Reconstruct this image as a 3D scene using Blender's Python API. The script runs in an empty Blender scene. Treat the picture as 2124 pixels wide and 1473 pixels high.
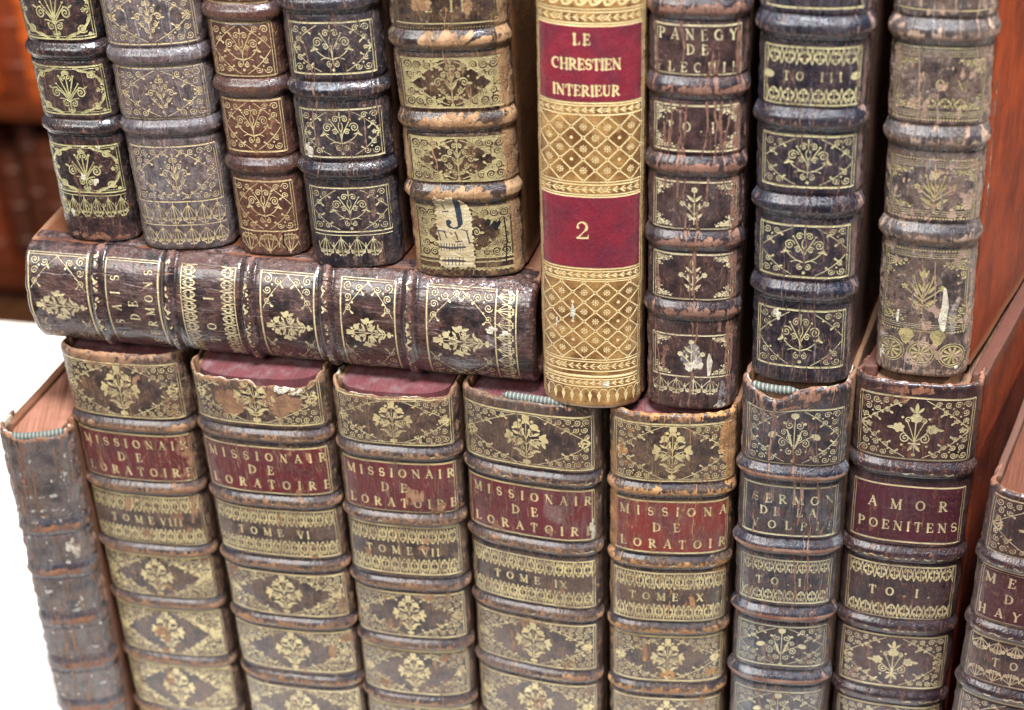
import bpy, bmesh, math, random
import numpy as np
from mathutils import Matrix, Vector
random.seed(7)
rng = np.random.default_rng(11)
SC = bpy.context.scene
COL = SC.collection
R = math.radians

# ------------------------------------------------------------------ camera
cam_data = bpy.data.cameras.new("camera")
cam = bpy.data.objects.new("camera", cam_data)
COL.objects.link(cam)
right = Vector((0.97788234, 0.20644299, -0.0335771)).normalized()
fwd = Vector((-0.19165561, 0.82015783, -0.53908187)).normalized()
up = right.cross(fwd).normalized()
right = fwd.cross(up).normalized()
mt = Matrix((right, up, -fwd)).transposed().to_4x4()
mt.translation = Vector((0.12454132, -0.45936466, 0.49539461))
cam.matrix_world = mt
cam_data.sensor_width = 36.0
cam_data.lens = 3500.0 / 2124.0 * 36.0
cam_data.clip_start = 0.02
cam_data.clip_end = 50.0
cam_data.dof.use_dof = True
cam_data.dof.focus_distance = 0.560
cam_data.dof.aperture_fstop = 10.5
SC.camera = cam

# ------------------------------------------------------------------ light
SC.view_settings.view_transform = 'Standard'
SC.view_settings.look = 'None'
SC.view_settings.exposure = 0.95
SC.view_settings.gamma = 1.0
world = bpy.data.worlds.new("World")
SC.world = world
world.use_nodes = True
bg = world.node_tree.nodes["Background"]
bg.inputs[0].default_value = (0.80, 0.90, 1.0, 1)
bg.inputs[1].default_value = 0.08

def area(name, loc, target, size, size_y, energy, color):
    l = bpy.data.lights.new(name, 'AREA')
    l.shape = 'RECTANGLE'; l.size = size; l.size_y = size_y
    l.energy = energy; l.color = color
    o = bpy.data.objects.new(name, l); COL.objects.link(o)
    o.location = loc
    d = Vector(target) - Vector(loc)
    o.rotation_euler = d.to_track_quat('-Z', 'Y').to_euler()
    return o
area("window_light", (0.16, -0.34, 1.25), (0.03, 0.0, 0.15), 0.42, 0.20, 21, (0.93, 0.96, 1.0))
area("front_light", (-0.55, -1.2, 1.15), (0.0, 0.0, 0.12), 0.8, 0.6, 9.0, (1.0, 0.975, 0.94))
area("bookcase_fill", (-.75, .75, .75), (-.85, 1.55, -.25), .3, .3, 13, (1.0, .66, .38))  # added warm fill, out of view, to brighten the dark bookcase
sun = bpy.data.lights.new("sun", 'SUN')
sun.energy = 1.3; sun.angle = R(0.6); sun.color = (1.0, 0.80, 0.55)
so = bpy.data.objects.new("sun", sun); COL.objects.link(so)
so.rotation_euler = (-Vector((0.80, 0.42, 0.55))).to_track_quat('-Z', 'Y').to_euler()

# ------------------------------------------------------------------ materials
class NT:
    def __init__(s, name):
        s.m = bpy.data.materials.new(name); s.m.use_nodes = True
        s.t = s.m.node_tree; s.N = s.t.nodes; s.L = s.t.links
        s.b = s.N["Principled BSDF"]
        s.co = s.N.new("ShaderNodeTexCoord").outputs['Object']
    def set(s, sock, v):
        if isinstance(v, bpy.types.NodeSocket): s.L.new(v, sock)
        elif v is not None:
            if hasattr(sock.default_value, '__len__') and not hasattr(v, '__len__'): v = (v,) * len(sock.default_value)
            if hasattr(v, '__len__') and len(v) == 3 and len(sock.default_value) == 4: v = (*v, 1)
            sock.default_value = v
    def math(s, op, a, b=None, c=None, clamp=False):
        n = s.N.new("ShaderNodeMath"); n.operation = op; n.use_clamp = clamp
        s.set(n.inputs[0], a)
        if b is not None: s.set(n.inputs[1], b)
        if c is not None: s.set(n.inputs[2], c)
        return n.outputs[0]
    def mix(s, f, a, b):
        n = s.N.new("ShaderNodeMix"); n.data_type = 'RGBA'
        s.set(n.inputs[0], f); s.set(n.inputs[6], a); s.set(n.inputs[7], b)
        return n.outputs[2]
    def mapc(s, scale, loc=(0, 0, 0), rot=(0, 0, 0)):
        n = s.N.new("ShaderNodeMapping"); s.L.new(s.co, n.inputs[0])
        n.inputs['Scale'].default_value = scale; n.inputs['Location'].default_value = loc
        n.inputs['Rotation'].default_value = rot
        return n.outputs[0]
    def noise(s, scale, detail=4, rough=.55, vec=None, dist=0):
        n = s.N.new("ShaderNodeTexNoise")
        s.L.new(vec or s.co, n.inputs['Vector'])
        n.inputs['Scale'].default_value = scale; n.inputs['Detail'].default_value = detail
        n.inputs['Roughness'].default_value = rough; n.inputs['Distortion'].default_value = dist
        return n.outputs['Fac']
    def voro(s, scale, vec=None, feature='DISTANCE_TO_EDGE'):
        n = s.N.new("ShaderNodeTexVoronoi"); n.feature = feature
        s.L.new(vec or s.co, n.inputs['Vector']); n.inputs['Scale'].default_value = scale
        return n.outputs['Distance']
    def ramp(s, f, lo, hi, smooth=True):
        n = s.N.new("ShaderNodeMapRange"); n.interpolation_type = 'SMOOTHSTEP' if smooth else 'LINEAR'
        s.set(n.inputs[0], f); s.set(n.inputs[1], lo); s.set(n.inputs[2], hi)
        return n.outputs[0]
    def attr(s, name):
        n = s.N.new("ShaderNodeAttribute"); n.attribute_name = name
        c = s.N.new("ShaderNodeSeparateColor"); s.L.new(n.outputs['Color'], c.inputs[0])
        return c.outputs[0], c.outputs[1], c.outputs[2], n.outputs['Alpha']
    def bump(s, h, strength, dist, normal=None):
        n = s.N.new("ShaderNodeBump"); n.inputs['Strength'].default_value = strength
        n.inputs['Distance'].default_value = dist; s.L.new(h, n.inputs['Height'])
        if normal: s.L.new(normal, n.inputs['Normal'])
        return n.outputs[0]

def leather(name, dark=(.050, .030, .030), mid=(.105, .058, .046), tan=(.33, .135, .055), tan2=(.20, .07, .035),
            label=(.17, .020, .024), label2=(.10, .016, .022), gold=(.60, .52, .24), gold2=(.40, .34, .17), dust=.28, dustc=(.30, .27, .26),
            wear=.0, goldwear=.30, rough=.36, offs=0.0, crackle=.5, coat=.55, wrinkle=.7, streak=1.5):
    k = NT(name)
    dark = tuple(x * .40 for x in dark); mid = tuple(x * .74 for x in mid); label = tuple(x * .72 for x in label); label2 = tuple(x * .78 for x in label2)
    gold = (gold[0] * 1.18, gold[1] * 1.09, gold[2] * 1.16); gold2 = (gold2[0] * 1.05, gold2[1] * .98, gold2[2] * 1.1); dustc = tuple(x * 1.15 for x in dustc)
    G, W, Lb, Pp = k.attr("tool")
    K, Rb, Du, _ = k.attr("aux")
    c0 = k.mapc((1, 1, 1), (offs, offs * 1.7, offs * .6))
    n1 = k.noise(130, 6, .62, c0)
    n2 = k.noise(420, 5, .65, c0)
    n3 = k.noise(38, 4, .6, c0)
    fine = k.noise(2300, 3, .6, c0)
    vs = k.mapc((1, 1, .16), (offs, 0, offs))
    nv = k.noise(700, 5, .62, vs, .6)          # streaks that run along the spine
    base = k.mix(k.ramp(n1, .33, .68), dark, mid)
    base = k.mix(k.math('MULTIPLY', k.ramp(n2, .5, .72), .35), base, tan2)
    vdk = k.math('MULTIPLY', k.ramp(k.noise(1100, 4, .6, c0), .52, .70), .55)
    base = k.mix(vdk, base, tuple(x * .35 for x in dark))
    # polished dark upper side of the raised bands
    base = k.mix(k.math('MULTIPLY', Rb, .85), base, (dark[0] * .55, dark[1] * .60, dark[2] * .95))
    # exposed tan leather
    wm = k.math('SUBTRACT', k.math('ADD', W, wear), k.math('MULTIPLY', Rb, .30))
    wm = k.math('ADD', wm, k.math('MULTIPLY', k.math('SUBTRACT', n2, .5), 1.8))
    wm = k.math('ADD', wm, k.math('MULTIPLY', k.math('SUBTRACT', nv, .5), streak))
    wm = k.ramp(wm, .38, .62)
    tn = k.mix(k.ramp(n1, .35, .65), tan, tan2)
    tn = k.mix(k.math('MULTIPLY', k.ramp(fine, .5, .8), .4), tn, (.42, .28, .19))
    # label
    lc = k.mix(k.ramp(n1, .35, .7), label, label2)
    lc = k.mix(k.math('MULTIPLY', k.ramp(n2, .55, .8), .30), lc, (.17, .07, .08))
    lm = k.ramp(k.math('ADD', Lb, k.math('MULTIPLY', k.math('SUBTRACT', n2, .5), .5)), .42, .58)
    base = k.mix(lm, base, lc)
    base = k.mix(k.math('MULTIPLY', wm, .92), base, tn)
    # fine crackle net
    cr = k.voro(900, k.mapc((1, 1, .45), (offs, 0, 0)))
    crm = k.math('MULTIPLY', k.ramp(cr, .10, .0), crackle)
    crm = k.math('MULTIPLY', crm, k.ramp(n1, .42, .62))
    base = k.mix(k.math('MULTIPLY', crm, .55), base, tn)
    # long fine wrinkles running head to tail
    wrn = k.noise(260, 3, .5, k.mapc((1, 1, .13), (offs * 2, 0, 0)), .8)
    wr = k.math('MULTIPLY', k.ramp(k.math('ABSOLUTE', k.math('SUBTRACT', wrn, .5)), .022, .0), k.ramp(n1, .35, .55))
    wr = k.math('MULTIPLY', wr, wrinkle)
    base = k.mix(k.math('MULTIPLY', wr, .6), base, tuple(min(.4, x * 1.15) for x in tan))
    # dust film
    dm = k.math('MULTIPLY', k.math('MULTIPLY', k.ramp(n3, .38, .75), k.ramp(nv if streak > 1 else n2, .35, .65)), dust * .8)
    dm = k.math('ADD', dm, k.math('MULTIPLY', Du, k.ramp(n2, .3, .7)), clamp=True)
    base = k.mix(dm, base, dustc)
    # gold leaf, rubbed away in specks
    gm = k.math('SUBTRACT', G, k.math('MULTIPLY', k.ramp(k.math('ADD', k.math('MULTIPLY', n2, .55), k.math('MULTIPLY', nv, .45)), .42, .66), goldwear))
    gm = k.math('SUBTRACT', gm, k.math('MULTIPLY', wm, .42))
    gm = k.math('SUBTRACT', gm, k.math('MULTIPLY', k.ramp(n3, .50, .72), goldwear * .5))
    gm = k.math('SUBTRACT', gm, k.math('MULTIPLY', wr, .5))
    gm = k.ramp(gm, .30, .62)
    gc = k.mix(k.ramp(n1, .3, .7), gold, gold2)
    col = k.mix(k.math('MULTIPLY', gm, .95), base, gc)
    # paper scraps, wax and ink
    pm = k.ramp(k.math('ADD', Pp, k.math('MULTIPLY', k.math('SUBTRACT', n2, .5), .7)), .40, .60)
    col = k.mix(pm, col, k.mix(k.ramp(n2, .35, .65), (.66, .60, .46), (.50, .42, .33)))
    km = k.ramp(k.math('ADD', K, k.math('MULTIPLY', k.math('SUBTRACT', n2, .5), .4)), .38, .62)
    col = k.mix(km, col, (.006, .005, .005))
    k.set(k.b.inputs['Base Color'], col)
    k.set(k.b.inputs['Metallic'], k.math('MULTIPLY', gm, .22))
    rg = k.math('ADD', rough, k.math('MULTIPLY', wm, .30))
    rg = k.math('SUBTRACT', rg, k.math('MULTIPLY', Rb, .08))
    rg = k.math('ADD', rg, k.math('MULTIPLY', dm, .35))
    rg = k.math('ADD', rg, k.math('MULTIPLY', k.math('SUBTRACT', n2, .5), .35))
    rg = k.math('ADD', rg, k.math('MULTIPLY', k.math('MAXIMUM', pm, km), .4), clamp=True)
    k.set(k.b.inputs['Roughness'], rg)
    cw = k.math('MULTIPLY', k.math('SUBTRACT', 1, wm), k.math('SUBTRACT', 1, dm))
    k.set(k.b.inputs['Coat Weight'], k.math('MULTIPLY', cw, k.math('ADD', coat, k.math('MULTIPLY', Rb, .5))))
    k.b.inputs['Coat Roughness'].default_value = .14
    k.b.inputs['Specular IOR Level'].default_value = .38
    k.set(k.b.inputs['Coat Normal'], k.bump(k.math('ADD', n2, k.math('MULTIPLY', nv, .5)), 0.22, .0006))
    h = k.math('ADD', k.math('MULTIPLY', nv, .30), k.math('MULTIPLY', fine, .30))
    h = k.math('ADD', h, k.math('MULTIPLY', n2, .45))
    h = k.math('SUBTRACT', h, k.math('MULTIPLY', crm, .5))
    h = k.math('SUBTRACT', h, k.math('MULTIPLY', wr, .8))
    h = k.math('SUBTRACT', h, k.math('MULTIPLY', wm, .30))
    h = k.math('SUBTRACT', h, k.math('MULTIPLY', gm, .25))
    h = k.math('ADD', h, k.math('MULTIPLY', pm, .6))
    k.set(k.b.inputs['Normal'], k.bump(h, .8, .0006))
    return k.m

def board_leather(name, c1, c2, edge=(.32, .16, .09), top=.19, rough=.42, streak=.6, fleck=.4):
    k = NT(name)
    n1 = k.noise(60, 6, .65); n2 = k.noise(500, 5, .65)
    nv = k.noise(220, 6, .7, k.mapc((1, 1, .10)))
    col = k.mix(k.ramp(n1, .3, .7), c1, c2)
    col = k.mix(k.math('MULTIPLY', k.ramp(nv, .5, .75), streak), col, tuple(min(1, x * 1.6) for x in c1))
    col = k.mix(k.math('MULTIPLY', k.ramp(n2, .55, .75), fleck), col, edge)
    k.b.inputs['Specular IOR Level'].default_value = .3
    sx = k.N.new("ShaderNodeSeparateXYZ"); k.L.new(k.co, sx.inputs[0])
    e1 = k.ramp(k.math('ADD', sx.outputs[2], k.math('MULTIPLY', n2, .003)), top - .0045, top - .001)
    e2 = k.ramp(k.math('ADD', sx.outputs[2], k.math('MULTIPLY', n2, -.003)), .004, .000)
    e = k.math('MULTIPLY', k.math('MAXIMUM', e1, e2), .75)
    col = k.mix(e, col, edge)
    k.set(k.b.inputs['Base Color'], col)
    k.set(k.b.inputs['Roughness'], k.math('ADD', rough, k.math('MULTIPLY', n2, .3)))
    k.set(k.b.inputs['Normal'], k.bump(k.math('ADD', n2, nv), .6, .0006))
    return k.m

def page_mat(name, c1, c2, lines=2600, grime=(.10, .06, .05)):
    k = NT(name)
    v = k.mapc((1, .03, .03))
    a = k.noise(lines, 3, .7, v); b = k.noise(lines * .23, 3, .7, v)
    n = k.noise(150, 5, .6)
    col = k.mix(k.ramp(k.math('ADD', k.math('MULTIPLY', a, .6), k.math('MULTIPLY', b, .4)), .35, .65), c2, c1)
    col = k.mix(k.math('MULTIPLY', k.ramp(n, .45, .75), .55), col, grime)
    k.set(k.b.inputs['Base Color'], col)
    k.b.inputs['Roughness'].default_value = .75
    k.set(k.b.inputs['Normal'], k.bump(k.math('ADD', a, k.math('MULTIPLY', b, 1.5)), .8, .0006))
    return k.m

def plain(name, c, c2=None, scale=60, rough=.6, bump=.3, dist=.001, stretch=(1, 1, 1), metallic=0):
    k = NT(name)
    n = k.noise(scale, 6, .6, k.mapc(stretch))
    k.set(k.b.inputs['Base Color'], k.mix(k.ramp(n, .3, .7), c, c2 or c))
    k.b.inputs['Roughness'].default_value = rough
    k.b.inputs['Metallic'].default_value = metallic
    k.set(k.b.inputs['Normal'], k.bump(n, bump, dist))
    return k.m

# ------------------------------------------------------------------ object helpers
def tag(o, label=None, cat=None, group=None, kind=None):
    if label: o['label'] = label
    if cat: o['category'] = cat
    if group: o['group'] = group
    if kind: o['kind'] = kind
    return o
def link(name, me, parent=None, mat=None):
    o = bpy.data.objects.new(name, me); COL.objects.link(o)
    if parent: o.parent = parent
    if mat is not None: me.materials.append(mat)
    return o
def from_bm(name, bm, parent=None, mat=None, smooth=True):
    me = bpy.data.meshes.new(name); bm.normal_update(); bm.to_mesh(me); bm.free()
    if smooth: me.polygons.foreach_set("use_smooth", [True] * len(me.polygons))
    return link(name, me, parent, mat)
def from_np(name, P, F, parent=None, mat=None, smooth=True, normals=None, attrs=None):
    me = bpy.data.meshes.new(name)
    F = np.asarray(F, dtype=np.int32)
    me.vertices.add(len(P)); me.vertices.foreach_set("co", np.asarray(P, np.float32).ravel())
    me.loops.add(F.size); me.loops.foreach_set("vertex_index", F.ravel())
    me.polygons.add(len(F)); me.polygons.foreach_set("loop_start", np.arange(0, F.size, F.shape[1], dtype=np.int32))
    me.update(calc_edges=True)
    me.polygons.foreach_set("use_smooth", np.full(len(F), smooth))
    for n, a in (attrs or {}).items():
        at = me.attributes.new(n, 'FLOAT_COLOR', 'POINT'); at.data.foreach_set("color", np.asarray(a, np.float32).ravel())
    if normals is not None:
        me.normals_split_custom_set_from_vertices(np.asarray(normals, np.float32))
    return link(name, me, parent, mat)
def box_bm(bm, x0, x1, y0, y1, z0, z1, bev=0, seg=2):
    r = bmesh.ops.create_cube(bm, size=1)
    vs = r['verts']
    for v in vs:
        v.co = Vector((x0 + (v.co.x + .5) * (x1 - x0), y0 + (v.co.y + .5) * (y1 - y0), z0 + (v.co.z + .5) * (z1 - z0)))
    if bev:
        es = list({e for v in vs for e in v.link_edges})
        bmesh.ops.bevel(bm, geom=es, offset=bev, segments=seg, affect='EDGES', profile=.5)
    return vs

# ------------------------------------------------------------------ tooling raster
# Every spine is one fine grid; the gilt tooling, letters and wear are computed
# for each grid point from strokes given in centimetres (u across, v up).
def vnoise(u, v, su, sv, seed, oct=1):
    """smooth value noise on the grid u x v with wavelengths su, sv (cm)"""
    out = 0; amp = 1; tot = 0
    for o in range(oct):
        r = np.random.default_rng(seed + 101 * o)
        a = (u - u[0]) / su; b = (v - v[0]) / sv
        T = r.random((int(b[-1]) + 3, int(a[-1]) + 3)).astype(np.float32)
        ia = a.astype(int); fa = a - ia; fa = fa * fa * (3 - 2 * fa)
        ib = b.astype(int); fb = b - ib; fb = (fb * fb * (3 - 2 * fb))[:, None]
        t = T[ib][:, ia] * (1 - fa) + T[ib][:, ia + 1] * fa
        s = T[ib + 1][:, ia] * (1 - fa) + T[ib + 1][:, ia + 1] * fa
        out = out + amp * (t * (1 - fb) + s * fb); tot += amp
        amp *= .5; su /= 2; sv /= 2
    return out / tot

def spiral(cx, cy, r, turns=1.7, a0=0.0, d=1, n=None):
    n = n or int(14 * turns)
    t = np.linspace(0, 1, n)
    rr = r * (1 - .88 * t)
    an = a0 + d * t * turns * 2 * math.pi
    return np.c_[cx + rr * np.cos(an), cy + rr * np.sin(an)]
def bez(p0, p1, p2, n=10):
    t = np.linspace(0, 1, n)[:, None]
    p0, p1, p2 = map(np.array, (p0, p1, p2))
    return (1 - t) ** 2 * p0 + 2 * t * (1 - t) * p1 + t ** 2 * p2

class Canvas:
    def __init__(s, u, v):
        s.u = u.astype(np.float32); s.v = v.astype(np.float32)
        z = lambda: np.zeros((len(v), len(u)), np.float32)
        s.ch = dict(G=z(), W=z(), L=z(), P=z(), K=z(), R=z(), D=z(), H=z())
        s.aa = abs(u[1] - u[0])
    def win(s, x0, x1, y0, y1, pad):
        i0, i1 = np.searchsorted(s.u, [x0 - pad, x1 + pad]); j0, j1 = np.searchsorted(s.v, [y0 - pad, y1 + pad])
        return i0, i1, j0, j1
    def put(s, ch, sl, m, op='max'):
        A = s.ch[ch]
        if op == 'max': A[sl] = np.maximum(A[sl], m)
        elif op == 'sub': A[sl] = np.minimum(A[sl], 1 - m)
        elif op == 'add': A[sl] += m
    def stroke(s, pts, w, ch='G', op='max', val=1.0):
        pts = np.asarray(pts, np.float32)
        w = np.broadcast_to(np.asarray(w, np.float32), (len(pts),))
        pad = float(w.max()) / 2 + s.aa
        i0, i1, j0, j1 = s.win(pts[:, 0].min(), pts[:, 0].max(), pts[:, 1].min(), pts[:, 1].max(), pad)
        if i1 <= i0 or j1 <= j0: return
        X = s.u[i0:i1][None, None, :]; Y = s.v[j0:j1][None, :, None]
        A = pts[:-1]; D = pts[1:] - A
        L2 = (D ** 2).sum(1) + 1e-12
        t = ((X - A[:, 0, None, None]) * D[:, 0, None, None] + (Y - A[:, 1, None, None]) * D[:, 1, None, None]) / L2[:, None, None]
        t = np.clip(t, 0, 1)
        dx = X - A[:, 0, None, None] - t * D[:, 0, None, None]; dy = Y - A[:, 1, None, None] - t * D[:, 1, None, None]
        ww = (w[:-1, None, None] * (1 - t) + w[1:, None, None] * t) / 2
        m = np.clip((ww - np.sqrt(dx * dx + dy * dy)) / s.aa + .5, 0, 1).max(0) * val
        s.put(ch, (slice(j0, j1), slice(i0, i1)), m, op)
    def dot(s, x, y, r, ch='G', op='max', val=1.0):
        i0, i1, j0, j1 = s.win(x, x, y, y, r + s.aa)
        if i1 <= i0 or j1 <= j0: return
        d = np.hypot(s.u[i0:i1][None, :] - x, s.v[j0:j1][:, None] - y)
        s.put(ch, (slice(j0, j1), slice(i0, i1)), np.clip((r - d) / s.aa + .5, 0, 1) * val, op)
    def rect(s, x0, x1, y0, y1, ch='G', op='max', val=1.0, soft=None):
        a = soft or s.aa
        mu = np.clip((s.u - x0) / a + .5, 0, 1) * np.clip((x1 - s.u) / a + .5, 0, 1)
        mv = np.clip((s.v - y0) / a + .5, 0, 1) * np.clip((y1 - s.v) / a + .5, 0, 1)
        j = np.nonzero(mv > 0)[0]
        if len(j) == 0: return
        s.put(ch, (slice(j[0], j[-1] + 1), slice(None)), mv[j[0]:j[-1] + 1, None] * mu[None, :] * val, op)
    def hline(s, y, w=.04, x0=-9, x1=9, ch='G', val=1.0): s.rect(x0, x1, y - w / 2, y + w / 2, ch, val=val)
    def vline(s, x, y0, y1, w=.03, ch='G', val=1.0): s.rect(x - w / 2, x + w / 2, y0, y1, ch, val=val)
    def motif(s, M, cx, cy, sx, sy, lw, mirror=True, rot=0, ch='G', op='max'):
        k = math.sqrt(abs(sx * sy)); cr, sr = math.cos(rot), math.sin(rot)
        for sg in ((1, -1) if mirror else (1,)):
            def T(p):
                p = np.asarray(p, float); x = p[..., 0] * sx * sg; y = p[..., 1] * sy
                return np.stack([cx + x * cr - y * sr, cy + x * sr + y * cr], -1)
            for q in M:
                if q[0] == 's': s.stroke(T(spiral(*q[1:7])), lw * (q[7] if len(q) > 7 else 1), ch, op)
                elif q[0] == 'c': s.stroke(T(q[1]), np.linspace(q[2], q[3], len(q[1])) * lw, ch, op)
                elif q[0] == 'd':
                    p = T(q[1:3]); s.dot(p[0], p[1], q[3] * k, ch, op)
                elif q[0] == 'l':      # leaf: thin - wide - thin
                    n = 7; t = np.linspace(0, 1, n); p = np.outer(1 - t, q[1]) + np.outer(t, q[2])
                    s.stroke(T(p), np.sin(np.pi * (t * .86 + .07)) * q[3] * k, ch, op)
                elif q[0] == 'f':      # little flower: ring of petals
                    p = T(q[1:3]); r = q[3] * k; npet = q[4]
                    for i in range(npet):
                        a = 2 * math.pi * i / npet + .3
                        s.dot(p[0] + r * .68 * math.cos(a), p[1] + r * .68 * math.sin(a), r * .36, ch, op)
                    s.dot(p[0], p[1], r * .30, ch, op)

# ---- centre tools (unit box -1..1, right half, mirrored) ----
M_BOUQUET = [('c', [(0, -1), (0, .7)], 1.3, .8), ('d', 0, .86, .15), ('l', (.0, .8), (.17, .62), .14), ('d', .1, .95, .06),
    ('c', bez((0, .0), (.12, .35), (.36, .48)), 1, 1), ('d', .40, .54, .15), ('l', (.40, .5), (.56, .42), .1), ('l', (.3, .44), (.2, .62), .1),
    ('c', bez((0, -.2), (.3, .1), (.72, .06)), 1, 1), ('l', (.62, .18), (.98, -.02), .26), ('l', (.66, .06), (.9, .3), .18), ('l', (.7, .0), (.86, -.28), .15),
    ('l', (.1, -.08), (.56, -.3), .14), ('l', (.3, .18), (.62, .3), .12), ('s', .2, .22, .12, 1.3, 2.5, -1), ('s', .26, -.08, .11, 1.3, 2.2, -1),
    ('l', (.06, -.62), (.5, -.40), .15), ('l', (.04, -.74), (.34, -.60), .10), ('f', .52, -.1, .13, 5), ('d', .28, .74, .07), ('d', .58, .42, .06), ('l', (.06, .1), (.2, .5), .07), ('d', .22, -.5, .05), ('s', .16, -.34, .1, 1.2, 1.4, -1), ('l', (.3, -.42), (.66, -.44), .10),
    ('d', .09, -.9, .09), ('d', 0, -1.04, .06), ('d', .14, .4, .05), ('c', bez((0, -.55), (.2, -.3), (.16, .02)), .8, .5)]
M_PALMETTE = [('c', [(0, -1.0), (0, .55)], 1.4, 1), ('s', .12, .62, .15, 1.2, -1.2, 1), ('d', 0, .92, .08), ('s', .10, .86, .1, 1.2, 3.6, 1),
    ('c', bez((0, -.3), (.2, .2), (.34, .62)), 1.5, 1), ('d', .37, .7, .06), ('c', bez((0, -.35), (.3, 0), (.52, .28)), 1, .8), ('d', .56, .34, .05),
    ('c', bez((0, -.5), (.3, -.05), (.62, .16)), 1.3, 1), ('s', .62, -.08, .25, 1.6, 1.8, -1, 1.25), ('l', (.78, .1), (1.0, .22), .1),
    ('c', bez((0, -.55), (.2, -.35), (.48, -.36)), 1.2, 1), ('s', .2, -.62, .16, 1.4, 1.2, -1, 1.1), ('d', .34, -.5, .05), ('d', 0, -1.08, .08), ('s', .1, -.92, .09, 1.1, 1.5, -1)]
M_SCROLL = [('c', [(0, 1.05), (0, .6)], 1.6, .8), ('s', .22, .72, .17, 1.5, 2.6, -1, 1.1), ('c', bez((.05, .55), (.17, .3), (0, .1)), 1, 1.2),
    ('c', [(.05, -.05), (.45, .62)], .9, 1.2), ('d', .5, .7, .05), ('c', [(0, .1), (0, -.75)], 1.2, 1),
    ('s', .66, .3, .24, 1.7, 2.9, -1, 1.15), ('c', bez((.86, .14), (.72, -.28), (.1, -.5)), 1.3, .9), ('l', (.80, .0), (1.04, -.12), .12),
    ('s', .3, .08, .15, 1.5, .5, 1), ('c', bez((0, -.3), (.1, .2), (.33, .24)), 1, 1), ('c', bez((.05, -.5), (.3, -.35), (.58, -.52)), 1.3, .7),
    ('s', .17, -.74, .15, 1.4, 1.5, -1, 1.1), ('l', (.6, -.05), (.95, .05), .08), ('d', 0, -1.0, .08)]
M_DIAMOND = [('c', [(0, -.9), (0, .9)], 1.2, 1.2), ('d', 0, .96, .09), ('s', .14, .66, .13, 1.3, 2.5, -1), ('s', .34, .36, .15, 1.4, 2.5, -1), ('s', .64, .04, .2, 1.5, 2.7, -1, 1.1),
    ('d', .5, .6, .06), ('d', .86, .3, .05), ('l', (.76, 0), (1.04, 0), .12), ('s', .4, -.32, .16, 1.4, 1.5, -1), ('s', .17, -.62, .14, 1.3, 1.4, -1), ('d', 0, -.96, .09),
    ('l', (0, -.3), (.28, .06), .12), ('l', (0, .05), (.18, .42), .1), ('d', .6, -.52, .05), ('c', bez((0, -.8), (.3, -.5), (.66, -.22)), 1, 1), ('c', bez((0, -.1), (.3, .2), (.6, .24)), 1, 1)]
M_PLANT = [('c', [(0, -1.0), (0, .75)], 1.3, 1), ('f', 0, .84, .17, 6), ('l', (0, .2), (.42, .56), .16), ('c', bez((0, -.5), (.25, -.2), (.55, .06)), 1, 1),
    ('f', .66, .12, .16, 6), ('l', (0, -.75), (.46, -.42), .18), ('l', (.26, -.2), (.3, .16), .12), ('d', .2, -.02, .05), ('d', .24, -.75, .05), ('d', .42, .3, .04)]
M_TULIP = [('c', [(0, -1.0), (0, .5)], 1.2, 1), ('l', (0, .42), (.0, 1.0), .2), ('l', (.0, .5), (.2, .92), .14), ('c', bez((0, -.4), (.26, .0), (.40, .58)), 1.5, 1.2), ('d', .42, .64, .06),
    ('c', bez((0, -.5), (.4, -.25), (.72, .06)), 1.3, 1), ('f', .8, .12, .14, 5), ('l', (.22, -.15), (.56, .3), .12), ('l', (.06, -.72), (.62, -.4), .17), ('s', .26, -.76, .16, 1.4, 1.3, -1, 1.1),
    ('l', (0, -.1), (.22, .34), .11), ('d', 0, -1.05, .06)]
M_ROSE = [('f', 0, .42, .20, 7), ('c', [(0, .25), (0, -.9)], 1.2, 1), ('l', (0, .6), (.0, .98), .14), ('l', (.06, .62), (.26, .82), .1), ('f', .62, .02, .2, 6), ('l', (.75, .02), (1.04, 0), .12),
    ('c', bez((0, -.5), (.3, -.3), (.5, -.05)), 1, 1), ('s', .36, -.36, .2, 1.6, 1.4, -1, 1.15), ('s', .3, .32, .12, 1.3, 2.5, -1), ('c', bez((0, -.5), (.2, .1), (.38, .36)), .9, .9),
    ('c', [(0, -.56), (.2, -.56)], 2, 2), ('l', (.04, -.62), (.22, -.86), .12), ('d', .5, .42, .05), ('d', .46, -.64, .05), ('d', 0, -1.0, .07)]
M_LILY = [('d', 0, .86, .15), ('l', (.0, .7), (.14, .98), .1), ('c', [(0, .7), (0, -.95)], 1.2, 1), ('s', .2, .46, .17, 1.5, 1.2, -1, 1.15), ('l', (.72, .1), (1.02, -.04), .26), ('c', bez((0, -.4), (.35, -.1), (.74, .05)), 1, 1),
    ('s', .42, .16, .13, 1.4, 2.6, -1), ('s', .46, -.26, .17, 1.5, 1.4, -1, 1.1), ('s', .18, -.62, .15, 1.4, 1.3, -1, 1.1), ('s', .2, -.06, .13, 1.4, 2.2, -1), ('l', (.04, -.5), (.3, .3), .09), ('d', .42, .55, .06), ('d', .5, -.58, .05), ('d', 0, -1.0, .08)]
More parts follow.
